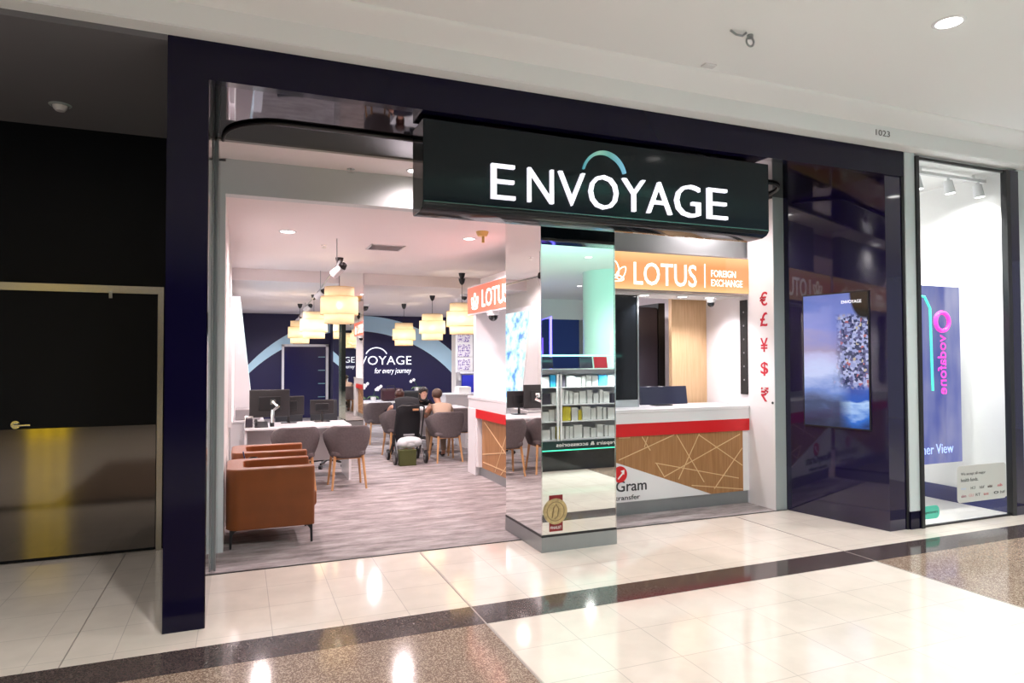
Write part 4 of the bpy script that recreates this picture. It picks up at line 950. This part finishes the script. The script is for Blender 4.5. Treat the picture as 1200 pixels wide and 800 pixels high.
B(4.36, 5.0, 13.7, 13.98, 1.27, 1.30).build('board', WHITEGL, t); MB().box(4.4, 4.42, 13.8, 13.98, 1.12, 1.27).box(4.9, 4.92, 13.8, 13.98, 1.12, 1.27).build('bracket', WHITEGL, t)
tag(MB().lathe([(0, 0), (0.04, 0), (0.055, 0.05), (0.05, 0.10), (0.03, 0.12), (0, 0.12)], (4.75, 13.8, 1.30)).build('vase', mat('olive_pot', (0.2, 0.16, 0.05), 0.5), smooth=True), 'small olive vase on the white wall shelf', 'vase')
t = thing('blue_display_panel', 'royal blue display panel below the white wall shelf', 'display', (4.6, 13.6, 0.6))
MB().prism([(4.36, 0.72), (4.62, 0.66), (4.88, 0.85), (4.92, 1.24), (4.38, 1.24)], 13.60, 13.66, 'y').build('panel', BLUEP, t)
MB().bar((4.62, 13.63, 0.003), (4.62, 13.63, 0.70), 0.02).box(4.45, 4.8, 13.5, 13.75, 0.003, 0.02).build('stand', WHITEGL, t)
text('rings', 'o8', PAPERW, t, (4.45, 13.6, 0.78), XP, ZP, 0.09, 0.16, 0.002)
t = thing('reception_cabinet', 'white cabinet standing behind the serving desk near the blue panel', 'cabinet', (4.1, 13.0, 0.003))
B(3.75, 4.9, 12.7, 13.3, 0.003, 0.86).build('body', WHITEGL, t); B(3.73, 4.92, 12.68, 13.32, 0.86, 0.89).build('top', WHITEGL, t)
tag(MB().box(4.05, 4.3, 12.8, 13.1, 0.891, 1.02).box(4.07, 4.28, 12.82, 13.08, 1.02, 1.03).build('paper_stack', PAPERW), 'stack of white brochures on the white reception cabinet', 'brochures')
# orchids
def orchid(label, x, y, z, n=4, hh=0.42, lean=0.12):
    t = thing('potted_orchid', label, 'plant', (x, y, z))
    MB().lathe([(0, 0), (0.045, 0), (0.06, 0.10), (0.055, 0.10), (0.05, 0.085), (0, 0.085)], (x, y, z)).build('pot', WHITEGL, t, smooth=True)
    pts = [(x+lean*(i/6)**2, y, z+0.08+hh*(i/6)*(1-0.15*(i/6))) for i in range(7)]
    MB().tube(pts, 0.005, 6).build('stem', GRASSG, t)
    for k_ in range(n):
        px_, pz = pts[6-k_//2][0]+0.03*(-1)**k_, pts[6-k_//2][2]-0.03*(k_ % 2)
        mb = MB()
        for j in range(5):
            a = 2*PI*j/5+0.3
            mb.ell((px_+0.018*math.cos(a), y-0.01, pz+0.018*math.sin(a)), (0.016, 0.005, 0.016), 8, 5)
        mb.build('flower', PETAL, t, smooth=True)
    for j in range(4):
        a = 2*PI*j/4+0.5; mb = MB()
        rows = [[Vector((x, y, z+0.09)) + Vector((math.cos(a), math.sin(a), 0))*0.17*s_ + Vector((-math.sin(a), math.cos(a), 0))*w_*0.03*math.sin(PI*min(1, s_+0.08)) + Vector((0, 0, 0.10*s_-0.14*s_*s_)) for w_ in (-1, 0, 1)] for s_ in (0, .25, .5, .75, 1)]
        mb.grid(rows).build('leaf', GRASSG, t, solid=0.004, smooth=True)
    return t
orchid('white orchid at the left end of the rear white desk', 2.22, 13.55, 0.731, 5, 0.33, 0.12)
orchid('white orchid beside the maroon bag on the rear desk', 2.50, 13.60, 0.731, 5, 0.26, 0.12)
orchid('tall white orchid standing behind the woman in black', 3.42, 13.7, 0.90, 2, 0.20, -0.10).location
t = thing('plant_stand', 'white pedestal carrying the tall orchid', 'pedestal', (3.42, 13.7, 0.003))
MB().box(3.34, 3.50, 13.6, 13.8, 0.003, 0.87).box(3.33, 3.51, 13.58, 13.82, 0.87, 0.899).build('pedestal_body', WHITEGL, t)
t = thing('maroon_bag', 'dark maroon bag standing on the rear desk beside the orchids', 'bag', (2.8, 13.7, 0.731))
MB().box(2.68, 3.12, 13.6, 13.85, 0.731, 0.98).build('bag_body', MAROON, t, bevel=0.05, seg=4)
MB().tube([(2.75, 13.6, 0.96), (2.78, 13.59, 1.04), (2.92, 13.59, 1.04), (2.95, 13.6, 0.96)], 0.010).build('handle', BLACK, t, smooth=True)
tag(MB().prism([(2.28, 0.0), (2.52, 0.0), (2.50, 0.004), (2.29, 0.004)], 12.62, 12.8, 'y').build('paper_sheet', mat('sky_blue', (0.10, 0.42, 0.75), 0.4)), 'blue sheet lying on the seat of the rear tub chair', 'paper')
bpy.data.objects['paper_sheet'].location.z = 0.47
tag(MB().cbox((2.9, 11.6, 0.733), (0.3, 0.2, 0.004), 0.2).build('document', PAPERW), 'white document in front of the woman in black', 'document')

# ================================================================== STROLLER AND BAG
s = thing('stroller', 'black pushchair seen from behind beside the seated man', 'stroller', (2.40, 10.15, 0.003))
x0, x1 = 2.19, 2.62
rows = []
for i in range(9):
    tt_ = i/8
    z = 0.30+0.60*tt_; y = 10.22-0.12*tt_
    w_ = 0.175+0.02*math.sin(PI*tt_) if tt_ < 0.85 else 0.175-0.06*(tt_-0.85)/0.15
    rows.append([(2.405+w_*u, y+0.05*u*u, z+(0.03*(1-u*u) if i == 8 else 0)) for u in [-1+2*j/10 for j in range(11)]])
MB().grid(rows).build('back_fabric', BLACKCL, s, solid=0.03, smooth=True, sub=1)
rows = []
for i in range(7):
    a = math.radians(-5+105*i/6)
    rows.append([(2.405+0.19*u, 10.30-0.20*math.cos(a)*(1-0.25*u*u)+0.05, 0.78+0.22*math.sin(a)*(1-0.15*u*u)) for u in [-1+2*j/10 for j in range(11)]])
MB().grid(rows).build('canopy', BLACKCL, s, solid=0.015, smooth=True, sub=1)
for sx_ in (-1, 1):
    MB().tube([(2.405+sx_*0.20, 9.98, 0.86), (2.405+sx_*0.21, 10.06, 0.74), (2.405+sx_*0.215, 10.22, 0.40), (2.405+sx_*0.22, 10.34, 0.12)], 0.012).build('frame_tube', BLACK, s, smooth=True)
    for yy_, R_ in ((10.02, 0.10), (10.55, 0.085)):
        wv = MB().bar((2.405+sx_*0.235-0.018, yy_, R_+0.003), (2.405+sx_*0.235+0.018, yy_, R_+0.003), R_, n=28).build('wheel', BLACK, s, smooth=True, bevel=0.006)
        MB().bar((2.405+sx_*0.235-0.02, yy_, R_+0.003), (2.405+sx_*0.235+0.02, yy_, R_+0.003), R_*0.5, n=20).build('wheel_hub', GREYMET, wv)
    MB().tube([(2.405+sx_*0.205, 10.30, 0.42), (2.405+sx_*0.21, 10.02, 0.11)], 0.011).build('rear_strut', BLACK, s, smooth=True)
    MB().tube([(2.405+sx_*0.205, 10.25, 0.38), (2.405+sx_*0.21, 10.55, 0.10)], 0.011).build('front_strut', BLACK, s, smooth=True)
MB().tube([(2.205, 9.98, 0.86), (2.25, 9.96, 0.885), (2.56, 9.96, 0.885), (2.605, 9.98, 0.86)], 0.014).build('handlebar', BLACK, s, smooth=True)
MB().box(2.45, 2.54, 10.07, 10.078, 0.80, 0.83).build('brand_patch', mat('patch_orange', (0.6, 0.3, 0.15), 0.6), s)
MB().box(2.33, 2.50, 10.165, 10.185, 0.415, 0.44).build('fabric_label', mat('label_grey', (0.35, 0.35, 0.37), 0.6), s)
mb = MB()
for c_, r_ in (((2.39, 10.04, 0.345), (0.18, 0.10, 0.075)), ((2.30, 10.03, 0.325), (0.10, 0.10, 0.085)), ((2.48, 10.03, 0.33), (0.10, 0.09, 0.075)), ((2.39, 10.02, 0.31), (0.12, 0.08, 0.07))): mb.ell(c_, r_, 18, 12)
o = mb.build('shopping_bag', BAGW, smooth=True); tag(o, 'crumpled white plastic shopping bag hanging under the stroller back', 'bag')
t = thing('olive_carrier_bag', 'olive green box bag standing on the floor under the stroller', 'bag', (2.34, 9.98, 0.003))
B(2.205, 2.455, 9.86, 10.0, 0.003, 0.235).build('bag_body', GREEN, t, bevel=0.008); B(2.203, 2.457, 9.858, 10.002, 0.205, 0.236).build('bag_rim', GREEN, t)

# ================================================================== PEOPLE
def skin(name, verts, edges, radii, m, parent, sub=1):
    me = bpy.data.meshes.new(name); me.from_pydata([Vector(v) for v in verts], edges, [])
    tmp = bpy.data.objects.new('tmp', me); COL.objects.link(tmp)
    md = tmp.modifiers.new('skin', 'SKIN'); md.use_smooth_shade = True; md.branch_smoothing = 0.4
    for i, r in enumerate(radii):
        sv = me.skin_vertices[0].data[i]; sv.radius = (r, r) if not isinstance(r, tuple) else r
        sv.use_root = (i == 0)
    ms = tmp.modifiers.new('sub', 'SUBSURF'); ms.levels = sub+1; ms.render_levels = sub+1
    dg = bpy.context.evaluated_depsgraph_get(); dg.update()
    out = bpy.data.meshes.new_from_object(tmp.evaluated_get(dg)); bpy.data.objects.remove(tmp)
    out.materials.clear(); out.materials.append(m); out.name = name
    for p in out.polygons: p.use_smooth = True
    o = bpy.data.objects.new(name, out); COL.objects.link(o); o.parent = parent
    return o
def person(label, loc, rz, skinm, shirt, trous, hair, hairstyle, lean=0.0, sc=0.92, sleeve='short', arms_in=True):
    """seated, facing local -y; seat height 0.46"""
    t = thing('person', label, 'person', loc, rz)
    t.scale = (sc, sc, sc)
    lz = -0.085*lean; ly = -0.16*lean
    V = {'pel': (0, 0.02, 0.56), 'sp': (0, 0.02+ly*0.35, 0.74), 'ch': (0, -0.01+ly*0.8, 0.94+lz), 'nk0': (0, -0.01+ly*1.1, 1.06+lz), 'nk': (0, -0.03+ly*1.25, 1.10+lz),
         'jaw': (0, -0.055+ly*1.4, 1.14+lz), 'hd': (0, -0.05+ly*1.45, 1.205+lz), 'top': (0, -0.035+ly*1.45, 1.27+lz)}
    R = {'pel': (0.165, 0.12), 'sp': (0.14, 0.105), 'ch': (0.155, 0.105), 'nk0': (0.080, 0.068), 'nk': 0.058, 'jaw': (0.062, 0.074), 'hd': (0.084, 0.100), 'top': (0.066, 0.082)}
    E_ = [('pel', 'sp'), ('sp', 'ch'), ('ch', 'nk0'), ('nk0', 'nk'), ('nk', 'jaw'), ('jaw', 'hd'), ('hd', 'top')]
    for sg_, s_ in ((-1, 'L'), (1, 'R')):
        V['sh'+s_] = (sg_*0.175, -0.005+ly*0.9, 1.01+lz); V['el'+s_] = (sg_*0.235, -0.10+ly*0.9, 0.77+lz*0.5)
        V['wr'+s_] = (sg_*0.13, -0.33+ly*0.9, 0.785); V['pa'+s_] = (sg_*0.105, -0.40+ly*0.9, 0.785)
        R['sh'+s_] = 0.058; R['el'+s_] = 0.043; R['wr'+s_] = (0.028, 0.022); R['pa'+s_] = (0.036, 0.016)
        V['hp'+s_] = (sg_*0.095, -0.05, 0.53); V['kn'+s_] = (sg_*0.13, -0.42, 0.52); V['an'+s_] = (sg_*0.13, -0.38, 0.09); V['he'+s_] = (sg_*0.13, -0.40, 0.05); V['to'+s_] = (sg_*0.135, -0.55, 0.035)
        R['hp'+s_] = 0.09; R['kn'+s_] = 0.062; R['an'+s_] = 0.036; R['he'+s_] = 0.036; R['to'+s_] = (0.038, 0.024)
        E_ += [('ch', 'sh'+s_), ('sh'+s_, 'el'+s_), ('el'+s_, 'wr'+s_), ('wr'+s_, 'pa'+s_), ('pel', 'hp'+s_), ('hp'+s_, 'kn'+s_), ('kn'+s_, 'an'+s_), ('an'+s_, 'he'+s_), ('he'+s_, 'to'+s_)]
        px_, py, pz = V['pa'+s_]
        for f_, (dx, dy, dz) in enumerate(((0.032, -0.055, -0.012), (0.012, -0.075, -0.014), (-0.008, -0.078, -0.014), (-0.027, -0.062, -0.014), (-0.052, -0.01, -0.008))):
            a = 'f%d%s' % (f_, s_); V[a+'a'] = (px_+sg_*dx*0.75, py+dy*0.6, pz); V[a+'b'] = (px_+sg_*dx, py+dy, pz+dz)
            R[a+'a'] = 0.009; R[a+'b'] = 0.007; E_ += [('pa'+s_, a+'a'), (a+'a', a+'b')]
    def part(name, keys, m, grow, edges=None, over=None):
        ks = list(keys); ix = {q: i for i, q in enumerate(ks)}
        vv = [V[q] if not over or q not in over else over[q] for q in ks]
        ed = [(ix[a], ix[b]) for a, b in (edges or E_) if a in ix and b in ix]
        rr = []
        for q in ks:
            r_ = R[q]; r_ = r_ if isinstance(r_, tuple) else (r_, r_); gq = grow - (0.03 if name == 'body' and q in ('pel', 'sp', 'ch', 'nk0') else 0.008 if name == 'body' and q[:2] in ('sh', 'hp', 'kn') else 0); rr.append((r_[0]+gq, r_[1]+gq))
        return skin(name, vv, ed, rr, m, t)
    keys = ['pel']+[q for q in V if q != 'pel']
    part('body', keys, skinm, 0.0)
    mid = {}
    torso = ['pel', 'sp', 'ch', 'nk0', 'shL', 'shR', 'elL', 'elR'] + (['wrL', 'wrR'] if sleeve == 'long' else [])
    over = {}
    if sleeve == 'short':
        for s_ in 'LR':
            a, b = Vector(V['sh'+s_]), Vector(V['el'+s_]); over['el'+s_] = tuple(a.lerp(b, 0.8))
    over['nk0'] = tuple(Vector(V['nk0'])+Vector((0, 0.0, -0.012)))
    part('shirt', torso, shirt, 0.020, over=over)
    part('trousers', ['pel', 'hpL', 'hpR', 'knL', 'knR', 'anL', 'anR'], trous, 0.012)
    hc = Vector(V['hd'])
    for s_ in 'LR':
        shoe = MB().ell((V['to'+s_][0], V['to'+s_][1]+0.06, 0.042), (0.045, 0.125, 0.04), 14, 8)
        o = shoe.build('shoe', BLACK, None, smooth=True); o.parent = t
    # face
    fb = MB().ell(hc+Vector((0, -0.098, -0.012)), (0.013, 0.02, 0.022), 10, 7).build('nose', skinm, None, smooth=True); fb.parent = t
    ey = MB().ell(hc+Vector((-0.03, -0.083, 0.012)), (0.012, 0.010, 0.006), 8, 6).ell(hc+Vector((0.03, -0.083, 0.012)), (0.012, 0.010, 0.006), 8, 6)
    e = ey.build('eyes', HAIRD, None, smooth=True); e.parent = t
    mo = MB().ell(hc+Vector((0, -0.086, -0.052)), (0.024, 0.010, 0.006), 10, 6).build('mouth', mat('lips', (0.38, 0.07, 0.07), 0.4), None, smooth=True); mo.parent = t
    er = MB().ell(hc+Vector((-0.078, 0.0, 0)), (0.010, 0.018, 0.028), 8, 6).ell(hc+Vector((0.078, 0.0, 0)), (0.010, 0.018, 0.028), 8, 6).build('ears', skinm, None, smooth=True); er.parent = t
    mb = MB()
    if hairstyle == 'short':
        mb.ell(hc+Vector((0, 0.022, 0.032)), (0.092, 0.104, 0.088), 20, 12)
    elif hairstyle == 'bun':
        mb.ell(hc+Vector((0, 0.030, 0.034)), (0.103, 0.104, 0.094), 20, 12).ell(hc+Vector((0, 0.055, -0.05)), (0.100, 0.055, 0.13), 20, 12)
    else:
        mb.ell(hc+Vector((0, 0.028, 0.025)), (0.095, 0.098, 0.092), 20, 12).ell(hc+Vector((0, 0.065, -0.07)), (0.085, 0.055, 0.12), 20, 12)
    h_ = mb.build('hair', hair, None, smooth=True); h_.parent = t
    return t
person('woman in a black top with tied dark hair, facing the entrance behind the desk', (3.13, 12.42, 0.003), 0.0, SKIN, BLACKCL, BLACKCL, HAIRD, 'bun', 1.6, 0.90)
person('man in a beige shirt seen from behind on a grey tub chair', (2.98, 10.22, 0.003), PI+0.05, SKINTAN, BEIGE, TROUS, HAIRB, 'short', 1.4, 0.92)
person('person in dark clothes with auburn hair seated behind the stroller', (2.50, 11.02, 0.003), PI-0.1, SKIN, NAVYCL, NAVYCL, HAIRR, 'long', 1.6, 0.90, sleeve='long')

# ================================================================== GLASS EDGE AT ENTRANCE
t = thing('glass_door_panel', 'clear frameless glass panel parked against the left side of the entrance', 'glass panel', (-0.165, 5.9, 0.003))
B(-0.168, -0.158, 5.54, 6.05, 0.01, 3.27).build('pane', GLASS, t); B(-0.169, -0.157, 5.533, 5.541, 0.01, 3.27).build('edge_strip', GREYMET, t)

# ================================================================== THE MALL SEEN IN THE MIRRORS
struct('wall_opposite', B(-8, 16, -14, -13.8, 0, 3.72), mat('opposite_wall', (0.5, 0.48, 0.47), 0.6))
struct('wall_opposite_shop', B(6.2, 11.6, -12.0, -11.9, 0, 3.0), mat('opposite_blue', (0.006, 0.035, 0.20), 0.3))
struct('wall_opposite_header', B(5, 13, -12.1, -11.8, 3.0, 3.72), WHITE)
struct('wall_opposite_dark', B(-8, 5.5, -12.0, -11.9, 0, 3.72), mat('opposite_dark', (0.05, 0.045, 0.05), 0.4))
struct('pillar_round', MB().bar((8.6, -4.4, 0), (8.6, -4.4, 3.72), 0.75, n=48), mat('column_white', (0.62, 0.80, 0.76), 0.25), smooth=True)
t = thing('neon_frame', 'purple blue neon framed shop display across the mall', 'neon display', (8.0, -8, 0))
MB().tube([(7.4, -8, 0.3), (7.4, -8, 2.4), (8.4, -7.6, 2.8), (8.4, -7.6, 0.3)], 0.04).build('neon_tube', PURPNEON, t)
B(7.5, 8.35, -8.1, -8.0, 0.2, 2.2).build('lit_panel', mat('purple_panel', (0.1, 0.05, 0.4), 0.4, emit=(0.25, 0.12, 0.9), es=0.7), t)
for z_ in (1.3, 1.8, 2.3): MB().box(6.6, 7.2, -7.98, -7.9, z_, z_+0.10).build('lit_shelf', LETTERW, t)
MB().box(7.75, 8.1, -7.98, -7.9, 0.9, 1.7).build('poster', PAPERW, t)
t = thing('yellow_light_totem', 'yellow lit sign pillar across the mall, seen only as a reflection in the steel door', 'sign', (-3.6, -3.5, 0))
YL = mat('yellow_lit', (1, 0.8, 0.05), 0.5, emit=(1.0, 0.72, 0.03), es=2.2)
B(-3.92, -3.80, -3.6, -3.5, 0, 3.2).build('panel', YL, t); B(-3.68, -3.55, -3.6, -3.5, 0, 3.2).build('panel', YL, t); B(-3.42, -3.30, -3.6, -3.5, 0, 3.2).build('panel', YL, t); B(-3.97, -3.25, -3.62, -3.6, 0, 3.3).build('back_frame', BLACK, t)
# phone accessory kiosk reflected in the column
KX0, KX1, KY = 3.3, 6.6, 1.51
kk = thing('accessory_kiosk', 'phone accessory kiosk with glass case and green light strip seen in the mirrored column', 'kiosk', (4.9, 1.0, 0))
B(KX0, KX1, 0.5, KY, 0, 0.28).build('base', BLACKGL, kk)
B(KX0, KX1, 0.5, KY+0.02, 0.28, 0.42).build('fascia', mat('kiosk_green', (0.01, 0.03, 0.03), 0.3), kk)
text('kiosk_text', 'phone repairs & accessories', PAPERW, kk, (5.42, KY+0.021, 0.325), XM, ZP, 0.07, 1.27, 0.002, offset=0.008)
B(KX0, KX1, KY+0.02, KY+0.03, 0.285, 0.298).build('light_strip', GREENNEON, kk)
B(KX0, KX1, 0.9, 0.92, 0.42, 1.42).build('back_panel', WHITEGL, kk)
for z_ in (0.42, 0.68, 0.92, 1.17): B(KX0, KX1, 0.92, KY-0.03, z_, z_+0.012).build('shelf', WHITEGL, kk)
B(KX0, KX1, 0.5, KY, 1.37, 1.43).build('top_frame', GREYMET, kk)
for x_ in (4.18, 4.23, 5.6): B(x_, x_+0.025, KY-0.03, KY, 0.42, 1.4).build('post', WHITEGL, kk)
B(KX0, KX1, KY-0.004, KY, 0.43, 1.38).build('glass_front', GLASS, kk)
B(KX0, KX1, KY-0.03, KY, 1.62, 1.645).build('teal_light_bar', TEALLIT, kk); MB().box(KX0, KX0+0.03, KY-0.03, KY, 1.43, 1.62).box(5.75, 5.78, KY-0.03, KY, 1.43, 1.62).build('bar_post', BLACK, kk)
for x_ in (3.9, 4.5, 5.1, 5.7): spot((x_, KY-0.06, 1.35), 70, (0.9, 1, 0.98), 150, 0.8, r=0.03)
def boxitem(x, z, w_, h_, d_, m):
    return B(x, x+w_, KY-0.12-d_, KY-0.12, z, z+h_).build('accessory_box', m)
k_i = 0
for zi, z_ in enumerate((0.432, 0.692, 0.932, 1.182)):
    x = 3.75
    while x < 5.5:
        w_ = random.choice((0.05, 0.08, 0.10, 0.13)); h_ = random.uniform(0.13, 0.17 if zi == 3 else 0.21); c_ = random.random()
        m_, nm = (YELLOWB, 'yellow') if (zi < 2 and x < 4.6 and c_ < 0.35) else (CYANB, 'blue') if c_ < 0.07 else (DARKPURP, 'dark') if c_ < 0.16 else (PAPERW, 'white')
        o = boxitem(x, z_+0.0005, w_, h_, 0.06, m_)
        tag(o, 'small %s accessory box on a shelf of the reflected kiosk' % nm, 'box', '%s accessory boxes in the kiosk' % nm)
        x += w_+random.uniform(0.008, 0.03)
for i, (x, c_) in enumerate(((4.1, 'dark'), (4.75, 'dark'), (5.0, 'red'))):
    tag(MB().cbox((x, 1.3, 1.53), (0.22, 0.02, 0.17), M=Matrix.Rotation(0.2, 4, 'X')).build('tablet_display', SCREENOFF if c_ == 'dark' else DARKRED, bevel=0.005), ['dark tablet on the reflected kiosk top near its left end', 'dark tablet on the reflected kiosk top beside the red one', 'red framed tablet on the reflected kiosk top'][i], 'tablet')
